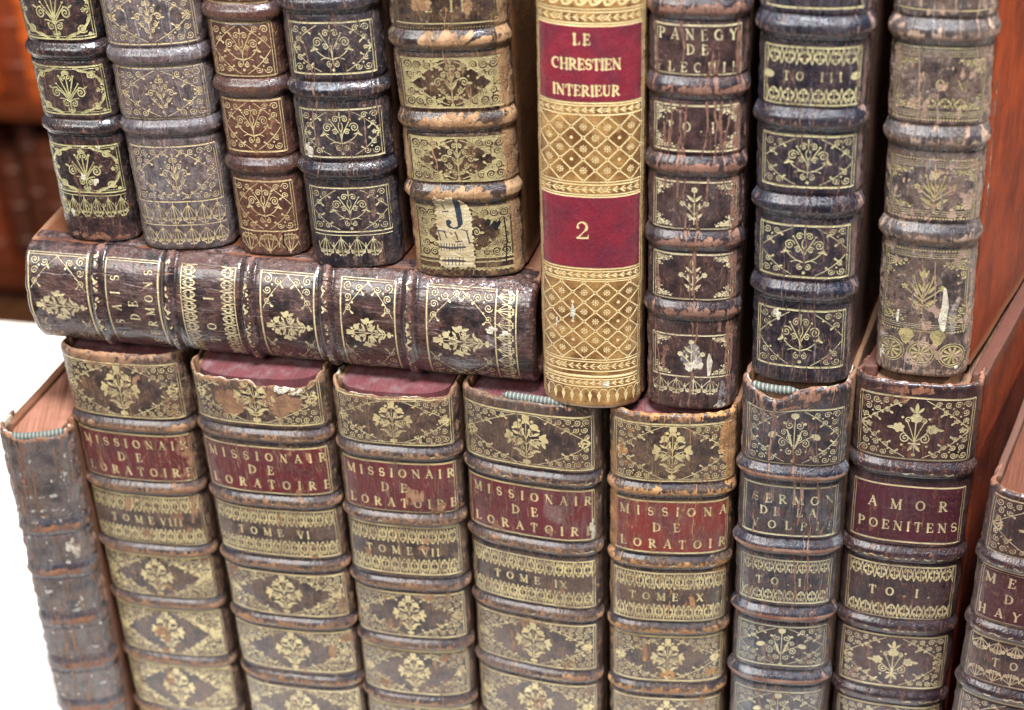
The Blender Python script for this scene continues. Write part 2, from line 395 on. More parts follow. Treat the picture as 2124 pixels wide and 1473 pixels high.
# cartouche used on the lying book (not symmetric)
M_CART = [('f', .0, .38, .26, 9), ('s', 0, .38, .13, 1.5, 0, 1, 1.2), ('d', 0, .38, .08), ('l', (0, .7), (0, 1.04), .18), ('l', (.2, .62), (.42, .82), .12), ('l', (-.2, .62), (-.42, .82), .12),
    ('c', bez((-.34, .1), (-.5, -.4), (0, -.72)), 1.3, 1.3), ('c', bez((.34, .1), (.5, -.4), (0, -.72)), 1.3, 1.3), ('l', (0, .1), (0, -.62), .15), ('l', (-.12, .1), (-.22, -.42), .1), ('l', (.12, .1), (.22, -.42), .1),
    ('l', (-.5, .2), (-.86, .02), .26), ('l', (-.6, -.05), (-.42, -.52), .16), ('l', (.45, .3), (.98, .46), .24), ('l', (.62, .2), (.86, .66), .2), ('s', .62, -.02, .16, 1.5, 1.5, -1, 1.2), ('l', (.75, -.15), (.18, -.86), .2),
    ('d', 0, -.86, .1), ('d', 0, -1.02, .06), ('s', -.3, -.66, .12, 1.4, 0, 1), ('d', -.7, .4, .06), ('d', -.82, -.3, .05), ('d', .4, .7, .05)]
# ---- corner tool: corner at (0,0), reaches to (1,1) ----
M_CORNER = [('s', .25, .30, .23, 1.9, 3.8, 1, 1.1), ('s', .60, .20, .16, 1.6, 3.6, -1), ('s', .20, .72, .14, 1.6, 1.2, 1), ('s', .86, .11, .09, 1.3, 3.4, -1), ('d', .47, .48, .05), ('d', .78, .32, .05), ('d', .38, .80, .05), ('d', .96, .26, .03),
    ('c', bez((0, .5), (.3, .66), (.48, .06)), 1, 1), ('l', (.04, .9), (.16, 1.02), .08), ('l', (.55, .38), (.72, .42), .08), ('d', .1, .08, .06)]
M_CORNER_BIG = [('s', .32, .33, .30, 2.1, 3.9, 1, 1.2), ('c', bez((.02, .64), (.5, .86), (.62, .36)), 1.2, 1), ('s', .74, .22, .18, 1.7, 3.4, -1, 1.1), ('s', .16, .82, .14, 1.5, 1.2, 1, 1.1), ('d', .56, .62, .05), ('d', .92, .42, .045), ('l', (.84, .1), (1.06, .03), .1), ('d', .4, .88, .04)]
M_CORNER_LEAF = [('c', bez((0, .95), (.1, .3), (.95, 0)), 2.2, 2.2), ('s', .34, .38, .19, 1.6, 4.0, 1, 1.6), ('l', (.5, .2), (.9, .06), .14), ('l', (.15, .5), (.05, .9), .12), ('d', .1, .1, .08)]
# side fleuron (points inwards from a side edge)
M_SIDE = [('f', .55, 0, .3, 5), ('l', (0, 0), (.4, 0), .2), ('l', (.05, .1), (.35, .6), .18), ('l', (.05, -.1), (.35, -.6), .18), ('d', .2, .8, .09), ('d', .2, -.8, .09)]

# ---- serif capitals as strokes: x 0..w, y 0..1 ; T thick, t thin ----
Tk, tn_ = .19, .085
def _st(x, y0=0, y1=1, w=Tk): return ([(x, y0), (x, y1)], w)
def _sf(x, y, h=.13, w=.07): return ([(x - h, y), (x + h, y)], w)
def _arc(cx, cy, rx, ry, a0, a1, n=14):
    a = np.radians(np.linspace(a0, a1, n)); return list(zip(cx + rx * np.cos(a), cy + ry * np.sin(a)))
def _bw(n, lo=tn_, hi=Tk): return list(lo + (hi - lo) * np.sin(np.linspace(0, np.pi, n)))
FONT = {
 'I': (.30, [_st(.15), _sf(.15, .03), _sf(.15, .97)]),
 'L': (.62, [_st(.15), _sf(.15, .97), ([(.02, .03), (.58, .03)], .08), ([(.58, .03), (.6, .26)], .09)]),
 'E': (.64, [_st(.15), ([(.02, .97), (.56, .97)], .08), ([(.02, .03), (.58, .03)], .08), ([(.15, .52), (.44, .52)], .08), ([(.56, .97), (.57, .76)], .08), ([(.58, .03), (.6, .26)], .09), ([(.44, .4), (.44, .64)], .07)]),
 'F': (.60, [_st(.15), _sf(.15, .03), ([(.02, .97), (.56, .97)], .08), ([(.15, .52), (.42, .52)], .08), ([(.56, .97), (.57, .74)], .08), ([(.42, .4), (.42, .64)], .07)]),
 'T': (.70, [_st(.35), _sf(.35, .03), ([(.03, .97), (.67, .97)], .09), ([(.05, .97), (.04, .72)], .08), ([(.65, .97), (.66, .72)], .08)]),
 'H': (.78, [_st(.15), _st(.63), _sf(.15, .03), _sf(.15, .97), _sf(.63, .03), _sf(.63, .97), ([(.15, .5), (.63, .5)], .08)]),
 'N': (.80, [_st(.14, w=tn_), _st(.66, w=tn_), ([(.12, .97), (.66, .03)], Tk), _sf(.12, .97), _sf(.14, .03, .1), _sf(.66, .97, .1)]),
 'M': (.94, [_st(.14, w=tn_), _st(.80), ([(.14, .97), (.47, .1)], Tk), ([(.47, .1), (.80, .97)], tn_), _sf(.12, .97, .1), _sf(.14, .03, .1), _sf(.8, .03), _sf(.83, .97, .1)]),
 'A': (.76, [([(.10, .03), (.38, .98)], tn_), ([(.38, .98), (.66, .03)], Tk), ([(.2, .36), (.56, .36)], .08), _sf(.10, .03, .1), _sf(.66, .03, .12)]),
 'V': (.76, [([(.10, .97), (.38, .02)], Tk), ([(.38, .02), (.66, .97)], tn_), _sf(.10, .97, .12), _sf(.66, .97, .1)]),
 'U': (.76, [([(.15, .97), (.15, .3)], Tk), (_arc(.37, .28, .22, .26, 180, 360), list(np.linspace(Tk, tn_, 14))), ([(.59, .3), (.59, .97)], tn_), _sf(.15, .97), _sf(.59, .97, .1)]),
 'O': (.82, [(_arc(.41, .5, .32, .46, 90, 270), _bw(14)), (_arc(.41, .5, .32, .46, -90, 90), _bw(14))]),
 'C': (.76, [(_arc(.43, .5, .34, .46, 60, 300, 20), _bw(20)), ([(.62, .92), (.64, .68)], .08)]),
 'G': (.80, [(_arc(.43, .5, .34, .46, 60, 320, 20), _bw(20)), ([(.62, .92), (.64, .68)], .08), ([(.67, .05), (.67, .42)], .15), _sf(.66, .42, .12)]),
 'D': (.80, [_st(.15), ([(.02, .97), (.36, .97)], .08), ([(.02, .03), (.36, .03)], .08), (_arc(.34, .5, .36, .46, 90, -90), _bw(14))]),
 'P': (.64, [_st(.15), _sf(.15, .03), ([(.02, .97), (.34, .97)], .08), ([(.15, .48), (.34, .48)], .07), (_arc(.33, .725, .22, .24, 90, -90), _bw(14))]),
 'R': (.76, [_st(.15), _sf(.15, .03), ([(.02, .97), (.34, .97)], .08), ([(.15, .5), (.34, .5)], .07), (_arc(.33, .735, .21, .23, 90, -90), _bw(14)), ([(.32, .5), (.62, .05)], Tk * .9), _sf(.66, .04, .09)]),
 'S': (.60, [(_arc(.29, .73, .2, .23, 30, 250, 12), list(np.linspace(tn_, Tk, 12))), (_arc(.31, .27, .21, .24, 75, -150, 13), list(np.linspace(Tk, tn_, 13))), ([(.47, .92), (.48, .72)], .07), ([(.11, .08), (.1, .3)], .08)]),
 'X': (.80, [([(.12, .97), (.66, .03)], Tk), ([(.66, .97), (.12, .03)], tn_), _sf(.12, .97), _sf(.66, .97, .1), _sf(.12, .03, .1), _sf(.66, .03)]),
 'Y': (.76, [([(.10, .97), (.38, .45)], Tk), ([(.38, .45), (.66, .97)], tn_), _st(.38, 0, .46), _sf(.10, .97), _sf(.66, .97, .1), _sf(.38, .03)]),
 '2': (.70, [(_arc(.33, .72, .24, .26, 165, -35, 12), list(np.linspace(tn_, Tk, 12))), ([(.53, .58), (.1, .06)], tn_), ([(.08, .07), (.62, .09)], .15), ([(.62, .09), (.64, .26)], .08), ([(.10, .72), (.13, .66)], .16)]),
 '.': (.22, [([(.1, .07), (.11, .08)], .16)]),
 ',': (.22, [([(.1, .9), (.06, .7)], .12)]),
 ' ': (.45, []),
}
def text(cv, s, cx, cy, h, track=.0, fit=None, wob=.03, weight=1.0, x0=None, ch='G', worn=(), slope=0.0):
    """letters centred on (cx, cy); fit = total width to spread them over"""
    r = np.random.default_rng(len(s) * 31 + int(abs(cx * 100) + cy * 10))
    ws = [FONT[c][0] * h for c in s]
    if fit is not None: track = (fit - sum(ws)) / max(1, len(s) - 1)
    tot = sum(ws) + track * (len(s) - 1)
    x = cx - tot / 2 if x0 is None else x0
    for i, c in enumerate(s):
        a = r.normal(0, wob); dy = r.normal(0, wob * .5 * h)
        for pts, w in FONT[c][1]:
            p = np.array(pts, float) * h; p[:, 1] += dy - h / 2; p[:, 0] += x
            mx, my = x + ws[i] / 2, 0
            q = p.copy(); q[:, 0] = mx + (p[:, 0] - mx) * math.cos(a) - (p[:, 1] - my) * math.sin(a)
            q[:, 1] = cy + slope * (mx - cx) + (p[:, 0] - mx) * math.sin(a) + (p[:, 1] - my) * math.cos(a)
            cv.stroke(q, np.asarray(w, float) * h * weight, ch, val=.62 if i in worn else 1.0)
        x += ws[i] + track

# ---- roll (repeating border) ; dir=+1 points down from the rule, -1 up ----
def roll(cv, y0, y1, x0, x1, period=.34, kind='arch', lw=.026, base='top'):
    h = y1 - y0; n = max(1, round((x1 - x0) / period)); p = (x1 - x0) / n
    sg = -1 if base == 'top' else 1; yb = y1 if base == 'top' else y0
    for i in range(n):
        cx = x0 + (i + .5) * p
        Y = lambda t: yb + sg * t * h
        if kind == 'arch':
            cv.stroke(bez((cx - p / 2, Y(.02)), (cx, Y(.25)), (cx, Y(.6)), 7), lw * 1.3); cv.stroke(bez((cx + p / 2, Y(.02)), (cx, Y(.25)), (cx, Y(.6)), 7), lw * 1.3)
            for s in (-1, 1):
                cv.stroke(spiral(cx + s * p * .25, Y(.50), p * .17, 1.3, 1.5, s), lw)
                cv.dot(cx + s * p * .2, Y(.84), p * .085); cv.dot(cx + s * p * .36, Y(.72), p * .06)
            cv.dot(cx, Y(.78), p * .1); cv.dot(cx, Y(.93), p * .075)
            cv.stroke([(cx - p / 2, Y(.0)), (cx - p / 2, Y(.38))], lw)
        elif kind == 'palm':
            cv.stroke([(cx, Y(0)), (cx, Y(.95))], lw * 1.2)
            for s in (-1, 1):
                for a in (.5, 1.0):
                    cv.stroke(bez((cx, Y(.08)), (cx + s * p * .30 * a, Y(.30)), (cx + s * p * .46 * a, Y(.80 - .3 * a)), 6), lw * .8)
                cv.dot(cx + s * p * .16, Y(.92), lw * .8); cv.stroke(spiral(cx + s * p * .17, Y(.72), p * .10, 1.2, 1.5, s), lw * .7)
                cv.stroke(spiral(cx + s * p * .36, Y(.74), p * .13, 1.3, 1.5, s), lw)
                cv.stroke(bez((cx, Y(.9)), (cx + s * p * .5, Y(.9)), (cx + s * p * .5, Y(.3)), 6), lw * .9)
        elif kind == 'chev':
            for t in (.12, .42):
                cv.stroke([(cx - p / 2, Y(.95 - t)), (cx, Y(.25 - t * .2))], [lw * 1.7, lw * .8]); cv.stroke([(cx + p / 2, Y(.95 - t)), (cx, Y(.25 - t * .2))], [lw * 1.7, lw * .8])
            cv.dot(cx, Y(.85), lw)
        elif kind == 'leafband':
            for t in (0, .5):
                xx = cx - p / 2 + t * p
                cv.stroke([(xx, y0 + h * .5), (xx + p * .3, y0 + h * .82)], [lw, lw * 1.8]); cv.stroke([(xx, y0 + h * .5), (xx + p * .3, y0 + h * .18)], [lw, lw * 1.8])
                cv.stroke([(xx, y0 + h * .5), (xx + p * .4, y0 + h * .5)], lw)
            if i % 3 == 1:
                cv.dot(cx, y0 + h * .5, h * .28); cv.dot(cx, y0 + h * .5, h * .17, op='sub'); cv.dot(cx, y0 + h * .5, h * .07)
        elif kind == 'wave':
            cv.stroke(spiral(cx, y0 + h * .55, h * .42, 1.2, 3.6, -1), np.linspace(lw * 3.2, lw * 1.6, 16)); cv.stroke(bez((cx - p * .35, y0 + h * .2), (cx + p * .05, y0), (cx + p * .5, y0 + h * .7)), lw * 2.6)
        elif kind == 'bead':
            cv.dot(cx, y0 + h / 2, min(h, p) * .36)
        elif kind == 'pend':
            cv.stroke([(cx, Y(.30)), (cx, Y(.55)), (cx, Y(1.0))], [p * .1, p * .46, p * .06])
            cv.stroke(_arc(cx + p / 2, Y(.32), p * .42, h * .24 * -sg, 0, 180, 8), lw)
        elif kind == 'lat':
            for s in (-1, 1):
                cv.stroke(bez((cx, Y(.95)), (cx + s * p * .6, Y(.6)), (cx + s * p * .15, Y(.05)), 7), lw * 1.2)
                cv.stroke(bez((cx + s * p * .5, Y(1)), (cx + s * p * .3, Y(.5)), (cx + s * p * .5, Y(0)), 7), lw)
                cv.stroke(spiral(cx + s * p * .22, Y(.68), p * .11, 1.2, 1.5, s), lw)
            cv.stroke([(cx, Y(.1)), (cx, Y(.9))], lw * .9); cv.dot(cx, Y(.25), p * .08)
            for s in (-1, 1): cv.stroke([(cx, Y(.12)), (cx + s * p * .22, Y(.36))], lw)

def corners(cv, M, y0, y1, x0, x1, fx, fy, lw, which='lrtb', drop=0, carve=0):
    W_, H_ = (x1 - x0) * fx, (y1 - y0) * fy
    for a in ('l', 'r'):
        for b in ('t', 'b'):
            if a not in which or b not in which: continue
            if carve: cv.motif(M, x0 if a == 'l' else x1, y1 if b == 't' else y0, W_ * (1 if a == 'l' else -1), H_ * (-1 if b == 't' else 1), lw * carve, mirror=False, op='sub')
            cv.motif(M, x0 if a == 'l' else x1, y1 if b == 't' else y0, W_ * (1 if a == 'l' else -1), H_ * (-1 if b == 't' else 1), lw, mirror=False)

def tricorners(cv, y0, y1, x0, x1, fx, fy, lw, r=.14, seed=1, which='lrtb', carve=0, skip=0.0):
    """scrolls, leaves and dots that fill the four triangles round a lozenge"""
    W_, H_ = (x1 - x0) * fx, (y1 - y0) * fy; rg = np.random.default_rng(seed)
    items = []; st = r * 2.25
    ny = max(1, int(H_ / st)); 
    for j in range(ny + 1):
        y = r * 1.15 + j * st
        for i in range(int(W_ / st) + 1):
            x = r * 1.15 + i * st + (j % 2) * r * .4
            q = x / W_ + y / H_
            if q < 1.0: items.append((x, y, r * (1.12 - .42 * q), rg.uniform(0, 6.28), 1 if (i + j) % 2 else -1, q))
    for a in 'lr':
        for b in 'tb':
            if a not in which or b not in which: continue
            X0, Y0 = (x0, y0) if a == 'l' else (x1, y0); Y0 = y1 if b == 't' else y0
            sx, sy = (1 if a == 'l' else -1), (-1 if b == 't' else 1)
            for x, y, rr, a0, d, q in items:
                if rg.random() < skip: continue
                cx_, cy_ = X0 + sx * x, Y0 + sy * y
                if carve: cv.dot(cx_, cy_, rr * 1.12, op='sub')
                cv.stroke(spiral(cx_, cy_, rr, 1.55, a0 * sx, d * sx * sy), lw)
                cv.dot(X0 + sx * (x + r * 1.12), Y0 + sy * (y + r * 1.0), r * .24)
                if q > .70: cv.stroke([(cx_ + sx * rr * .6, cy_ + sy * rr * .6), (cx_ + sx * rr * 1.45, cy_ + sy * rr * 1.2)], [lw * .8, lw * 2.6])
            cv.stroke(bez((X0 + sx * W_ * 1.0, Y0 + sy * .03), (X0 + sx * W_ * .42, Y0 + sy * H_ * .42), (X0 + sx * .03, Y0 + sy * H_ * 1.0), 14), lw * .9)

def lozenge_field(cv, y0, y1, x0, x1, dens, kx=.82, ky=1.15, seed=1, cell=.07):
    """gilt stippling that fills the corners round a lozenge"""
    j0, j1 = np.searchsorted(cv.v, [y0, y1]); i0, i1 = np.searchsorted(cv.u, [x0, x1])
    u = cv.u[i0:i1]; v = cv.v[j0:j1]
    if len(u) < 3 or len(v) < 3: return
    cx, cy = (x0 + x1) / 2, (y0 + y1) / 2
    d = np.abs(u - cx)[None, :] / ((x1 - x0) / 2 * kx) + np.abs(v - cy)[:, None] / ((y1 - y0) / 2 * ky)
    n = vnoise(u, v, cell, cell, seed, 2)
    m = np.clip((d - 1) / .06, 0, 1) * np.clip((n - (1 - dens)) / .12, 0, 1)
    A = cv.ch['G'][j0:j1, i0:i1]; np.maximum(A, m, out=A)

def cracks(cv, n, seed, ln=(.8, 4), w=(.012, .04), ch='W', amp=.9, y0=None, y1=None, gold=True, depth=.008):
    r = np.random.default_rng(seed); ua, ub = cv.u[0] * .92, cv.u[-1] * .92
    ya = cv.v[0] if y0 is None else y0; yb = cv.v[-1] if y1 is None else y1
    for _ in range(n):
        L_ = r.uniform(*ln); y = r.uniform(ya - L_ * .3, yb - L_ * .3); x = r.uniform(ua, ub); m = max(4, int(L_ / .09))
        st = r.normal(0, .022, m); st = np.convolve(st, [.3, .4, .3], 'same')
        p = np.c_[x + np.cumsum(st), np.linspace(y, y + L_, m)]
        ww = r.uniform(*w) * (.4 + .9 * r.random(m)) * np.sin(np.linspace(.12, np.pi - .12, m)) ** .5
        cv.stroke(p, ww * 1.4, ch, val=amp)
        if gold: cv.stroke(p, ww * 1.3, 'G', 'sub')
        cv.stroke(p, ww * 2.2, 'H', 'add', val=-depth)
def blotch(cv, x, y, rx, ry, ch, seed=0, n=9, val=1.0):
    r = np.random.default_rng(seed)
    for _ in range(n):
        a = r.uniform(0, 6.28); k = r.uniform(0, .75)
        px, py = x + rx * k * math.cos(a), y + ry * k * math.sin(a)
        cv.stroke([(px, py - ry * .25), (px + rx * .1, py + ry * .25)], min(rx, ry) * r.uniform(.5, .9), ch, val=val)

# ------------------------------------------------------------------ book builder
CM = .01
def sstep(x): x = np.clip(x, 0, 1); return x * x * (3 - 2 * x)
def section(w, b, ye=.35, n=2.7):
    th = np.linspace(np.pi, 0, 241); B = b + ye
    c, s = np.cos(th), np.sin(th)
    x = w / 2 * np.sign(c) * np.abs(c) ** (2 / n); y = ye - B * np.abs(s) ** (2 / n)
    ex = [(w / 2 - .03, ye + .10), (w / 2 - .055, ye + .20), (w / 2 - .02, ye + .32), (w / 2 + .0, ye + .5), (w / 2 - .02, ye + .72)]
    x = np.r_[[-p[0] for p in ex[::-1]], x, [p[0] for p in ex]]; y = np.r_[[p[1] for p in ex[::-1]], y, [p[1] for p in ex]]
    return x, y

def prism(name, poly, z0, z1, parent, mat, bev=.0, skew=0.0, bow=0.0, D=10.0):
    """vertical prism over a plan polygon (cm)"""
    bm = bmesh.new()
    f = bm.faces.new([bm.verts.new((p[0], p[1], z0)) for p in poly])
    r = bmesh.ops.extrude_face_region(bm, geom=[f])
    for g in r['geom']:
        if isinstance(g, bmesh.types.BMVert): g.co.z = z1
    bmesh.ops.recalc_face_normals(bm, faces=bm.faces)
    for v in bm.verts:
        v.co.x += skew * max(0, v.co.y) + bow * (max(0, v.co.y) / D) ** 2
        v.co *= CM
    return from_bm(name, bm, parent, mat, smooth=False)

def board_mesh(name, xo, side, t, y0, y1, z0, z1, parent, mat, skew=0.0, bow=0.0, seed=0):
    """cover board with rounded edges, swept front to back"""
    rr = .07; prof = []
    for cx, cz, a0 in ((t / 2 - rr, z1 - rr, 0), (-(t / 2 - rr), z1 - rr, 90), (-(t / 2 - rr), z0 + rr, 180), (t / 2 - rr, z0 + rr, 270)):
        for k in range(5):
            a = math.radians(a0 + k * 22.5); prof.append((cx + rr * math.cos(a), cz + rr * math.sin(a)))
    prof = np.array(prof); m = len(prof); cen = prof.mean(0)
    ys = np.r_[y0, y0 + .03, y0 + .07, np.linspace(y0 + .4, y1 - .3, 14), y1 - .06, y1 - .02, y1]
    sc = np.ones(len(ys)); ins = np.zeros(len(ys)); ins[0] = ins[-1] = .06; ins[1] = ins[-2] = .02
    r = np.random.default_rng(seed); P = []
    for y, i_ in zip(ys, ins):
        q = prof - np.sign(prof - cen) * i_
        wob = .012 * math.sin(y * 1.9 + seed) + r.normal(0, .003)
        x = side * (xo - t / 2) + q[:, 0] + skew * y + side * bow * (y / y1) ** 2 + wob
        P.append(np.c_[x, np.full(m, y), q[:, 1]])
    P = np.concatenate(P); n = len(ys); F = []
    for j in range(n - 1):
        for i in range(m):
            a, b_ = j * m + i, j * m + (i + 1) % m
            F.append((a, b_, b_ + m, a + m))
    bm = bmesh.new(); vs = [bm.verts.new(Vector(p) * CM) for p in P]
    for f in F: bm.faces.new([vs[i] for i in f])
    bm.faces.new(vs[:m]); bm.faces.new(vs[-m:])
    bmesh.ops.recalc_face_normals(bm, faces=bm.faces)
    return from_bm(name, bm, parent, mat)

def book(label, O, yaw, lean, w, b, H, design, mats, ridges=(), v0=0.0, vis=(0, 20), D=10.5, dirang=-4.0, labels=(), tear=None, ds=.0165,
         headband=None, group=None, ridge_h=.15, ridge_w=.25, basis=None, seed=1, boards=(0, 0), top_pages=.32, name="old_book", capr=.10, rough_h=.006, wobble=.015,
         part_labels=None, bt=.24, rstyle='half', sn=2.7):
    mat, bmat, pmat = mats
    root = bpy.data.objects.new(name, None); COL.objects.link(root)
    root.empty_display_size = .02
    ca, sa, cl, sl = math.cos(R(yaw)), math.sin(R(yaw)), math.cos(R(lean)), math.sin(R(lean))
    ex = Vector((ca * cl, sa * cl, -sl)); ez = Vector((ca * sl, sa * sl, cl)); ey = Vector((-sa, ca, 0))
    if basis: ex, ey, ez = [Vector(q) for q in basis]
    Mx = Matrix((ex, ey, ez)).transposed().to_4x4()
    Mx.translation = (Vector(O) + ez * v0) * CM
    root.matrix_world = Mx
    tag(root, label, "book", group)
    skew = math.tan(R(yaw - dirang)) if not basis else 0.0      # direction the boards run back in
    # --- grid
    cx, cy = section(w, b, n=sn)
    sl_ = np.r_[0, np.cumsum(np.hypot(np.diff(cx), np.diff(cy)))]; A = sl_[-1]
    nu = int(A / ds) | 1
    s_ = np.linspace(0, A, nu); X = np.interp(s_, sl_, cx); Y = np.interp(s_, sl_, cy); u = s_ - A / 2
    tx, ty = np.gradient(X), np.gradient(Y)
    tx = np.convolve(np.pad(tx, 4, 'edge'), np.ones(9) / 9, 'valid'); ty = np.convolve(np.pad(ty, 4, 'edge'), np.ones(9) / 9, 'valid')
    tl = np.hypot(tx, ty); nx, ny = ty / tl, -tx / tl
    va, vb = max(v0, vis[0]), min(H, vis[1])
    vv = [np.arange(va, vb, ds)]
    if va > v0 + .1: vv.insert(0, np.arange(v0, va, ds * 3))
    if vb < H - .1: vv.append(np.arange(vb, H, ds * 3))
    v = np.concatenate(vv); v = np.r_[v[v < H - .004], H]
    cv = Canvas(u, v); cv.w = w; cv.X = w / 2 - .02
    design(cv)
    C = cv.ch
    # --- displacement along the outward normal (cm)
    Uabs = np.abs(u)[None, :]
    fall = 1 - sstep((Uabs - (A / 2 - 1.05)) / .55)
    disp = np.zeros_like(C['G'])
    rk = np.random.default_rng(seed)
    for rv in ridges:
        wv = vnoise(u, v[:2], 1.1, 1, seed + int(rv * 10))[0] - .5
        c = rv + wobble * 2 * wv
        dv = v[:, None] - c[None, :]
        disp += ridge_h * np.exp(-np.abs(dv / (ridge_w * .86)) ** 3.0) * fall
        disp -= .035 * np.exp(-((np.abs(dv) - ridge_w * 1.35) / .07) ** 2) * fall
        C['W'] += (.16 * np.exp(-((dv + .02) / (ridge_w * .6)) ** 2) + .10 * np.exp(-((dv + ridge_w * .5) / .08) ** 2)) * (.5 + vnoise(u, v, .5, .2, seed + 5, 2))
        C['W'] += .20 * np.exp(-((dv + ridge_w * .45) / (ridge_w * .38)) ** 2) * (.3 + 1.1 * vnoise(u, v, .6, .2, seed + 6, 2))
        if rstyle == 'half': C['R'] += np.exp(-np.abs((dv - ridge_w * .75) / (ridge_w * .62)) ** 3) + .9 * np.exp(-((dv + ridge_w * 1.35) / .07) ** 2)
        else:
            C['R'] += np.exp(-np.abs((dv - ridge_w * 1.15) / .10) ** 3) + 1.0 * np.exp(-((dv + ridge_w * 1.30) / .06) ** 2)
            C['W'] += .22 * np.exp(-np.abs(dv / (ridge_w * .75)) ** 3)
        C['G'][:] *= 1 - (np.abs(dv) < ridge_w * 1.2) * sstep((vnoise(u, v, .22, .12, seed + 8, 2) - .38) / .12)
    disp += (vnoise(u, v, 1.4, 1.9, seed, 3) - .5) * .07
    disp += (vnoise(u, v, .12, .55, seed + 3, 3) - .5) * rough_h * 2.4
    disp += (vnoise(u, v, .05, .05, seed + 4, 1) - .5) * rough_h * .7
    disp += C['H'] - .008 * C['G'] + .008 * C['P'] + .004 * C['L']
    # --- general wear: edges of the spine, head and tail
    C['R'] = np.clip(C['R'], 0, 1)
    edge = sstep((Uabs - (w / 2 - .22)) / .35)
    nz = vnoise(u, v, .25, .9, seed + 7, 3)
    disp += edge * (vnoise(u, v, .3, .35, seed + 9, 3) - .5) * rough_h * 11
    C['W'] += edge * (.10 + .38 * nz)
    C['W'] += (np.exp(-((H - v) / .22) ** 2) + np.exp(-((v - v0) / .22) ** 2))[:, None] * (.15 + .45 * nz)
    C['D'] += edge * .10
    # --- positions
    capi = capr * (1 - np.sqrt(1 - np.clip(1 - (H - v) / .16, 0, 1) ** 2)) + capr * (1 - np.sqrt(1 - np.clip(1 - (v - v0) / .20, 0, 1) ** 2))
    disp = disp - capi[:, None]
    Z = np.repeat(v[:, None], nu, 1)
    Z = Z + ((vnoise(u, v[:3], .35, 1, seed + 13, 2)[0] - .5) * .07)[None, :] * sstep((v[:, None] - (H - .5)) / .5)
    if tear is not None:
        tr = tear(u)[None, :]; Z = Z + tr * sstep((v[:, None] - (H - 1.3)) / 1.3)
    PX = X[None, :] + nx[None, :] * disp; PY = Y[None, :] + ny[None, :] * disp
    def rimrow(j, ins, dz):
        return X + nx * (disp[j] - ins), Y + ny * (disp[j] - ins), Z[j] + dz
    rn = (vnoise(u, v[:3], .16, 1, seed + 12, 2)[0] - .5) * .07
    top = [rimrow(-1, .02, .012 + rn), rimrow(-1, .055, .008 + rn), rimrow(-1, .08, -.04 + rn * .6), rimrow(-1, .09, -.75)]
    bot = [rimrow(0, .14, .5), rimrow(0, .10, .02), rimrow(0, .04, 0)]
    PX = np.vstack([*(t[0] for t in bot), PX, *(t[0] for t in top)])
    PY = np.vstack([*(t[1] for t in bot), PY, *(t[1] for t in top)])
    PZ = np.vstack([*(t[2] for t in bot), Z, *(t[2] for t in top)])
    pad = lambda a, f=0: np.vstack([np.full((3, nu), f, np.float32), a, np.full((4, nu), f, np.float32)])
    PX = PX + skew * np.maximum(0, PY - .3)
    P = np.stack([PX, PY, PZ - v0], -1) * CM
    du = np.gradient(P, axis=1); dv_ = np.gradient(P, axis=0)
    Nn = np.cross(du, dv_); Nn /= np.linalg.norm(Nn, axis=-1, keepdims=True) + 1e-20
    tool = np.stack([pad(C['G']), pad(np.clip(C['W'], 0, 1), .75), pad(C['L']), pad(C['P'])], -1)
    if tear is not None: tool[-4:-1, :, 3] = .75 * (vnoise(u, v[:4], .5, 1, seed)[:1] > .55)
    aux = np.stack([pad(C['K']), pad(C['R']), pad(np.clip(C['D'], 0, 1)), pad(C['G'] * 0 + 1)], -1)
    nj = P.shape[0]
    V = np.r_[[v[0]] * 3, v, [v[-1]] * 4]; vm = (V[1:] + V[:-1]) / 2; um = (u[1:] + u[:-1]) / 2
    cls = np.zeros((nj - 1, nu - 1), np.int8)
    for k, rv in enumerate(ridges): cls[np.abs(vm - rv) < ridge_w * 1.05, :] = 1 + k
    for k, (y0, y1, x0, x1, nm, *_r) in enumerate(labels):
        cls[np.ix_((vm > y0) & (vm < y1), (um > x0) & (um < x1))] = 50 + k
    idx = np.arange(nj * nu).reshape(nj, nu)
    def emit(nm, mask):
        jj, ii = np.nonzero(mask)
        if len(jj) == 0: return None
        F = np.stack([idx[jj, ii], idx[jj, ii + 1], idx[jj + 1, ii + 1], idx[jj + 1, ii]], 1)
        uq, inv = np.unique(F, return_inverse=True)
        return from_np(nm, P.reshape(-1, 3)[uq], inv.reshape(F.shape), root, mat, normals=Nn.reshape(-1, 3)[uq],
                       attrs=dict(tool=tool.reshape(-1, 4)[uq], aux=aux.reshape(-1, 4)[uq]))
    emit("spine", cls == 0)
    for k in range(len(ridges)): emit("raised_band", cls == 1 + k)
    for k, L_ in enumerate(labels):
        o = emit(L_[4], cls == 50 + k)
        if len(L_) > 5: o['label'] = L_[5]
    # --- boards and pages
    t = bt
    board_mesh("cover_board", w / 2 - .035, -1, t, .45, D, 0, H - v0, root, bmat, skew, boards[0], seed)
    board_mesh("cover_board", w / 2 - .035, 1, t, .45, D, 0, H - v0, root, bmat, skew, boards[1], seed + 1)
    pw = w / 2 - t - .045
    px, py = section(w, b, n=sn); m_ = py < .35
    f = pw / (w / 2)
    poly = [(x * f * .995, y * .98 + .15) for x, y in list(zip(px[m_], py[m_]))[::10]]
    poly = [(-pw, .5)] + poly + [(pw, .5)]
    poly += [(pw + boards[1] * ((q / D) ** 2), q) for q in (3, 6, 8.5, D - .4)] + [(-pw - boards[0] * ((q / D) ** 2), q) for q in (D - .4, 8.5, 6, 3)]
    prism("page_block", poly, .25, H - v0 - top_pages, root, pmat, skew=skew)
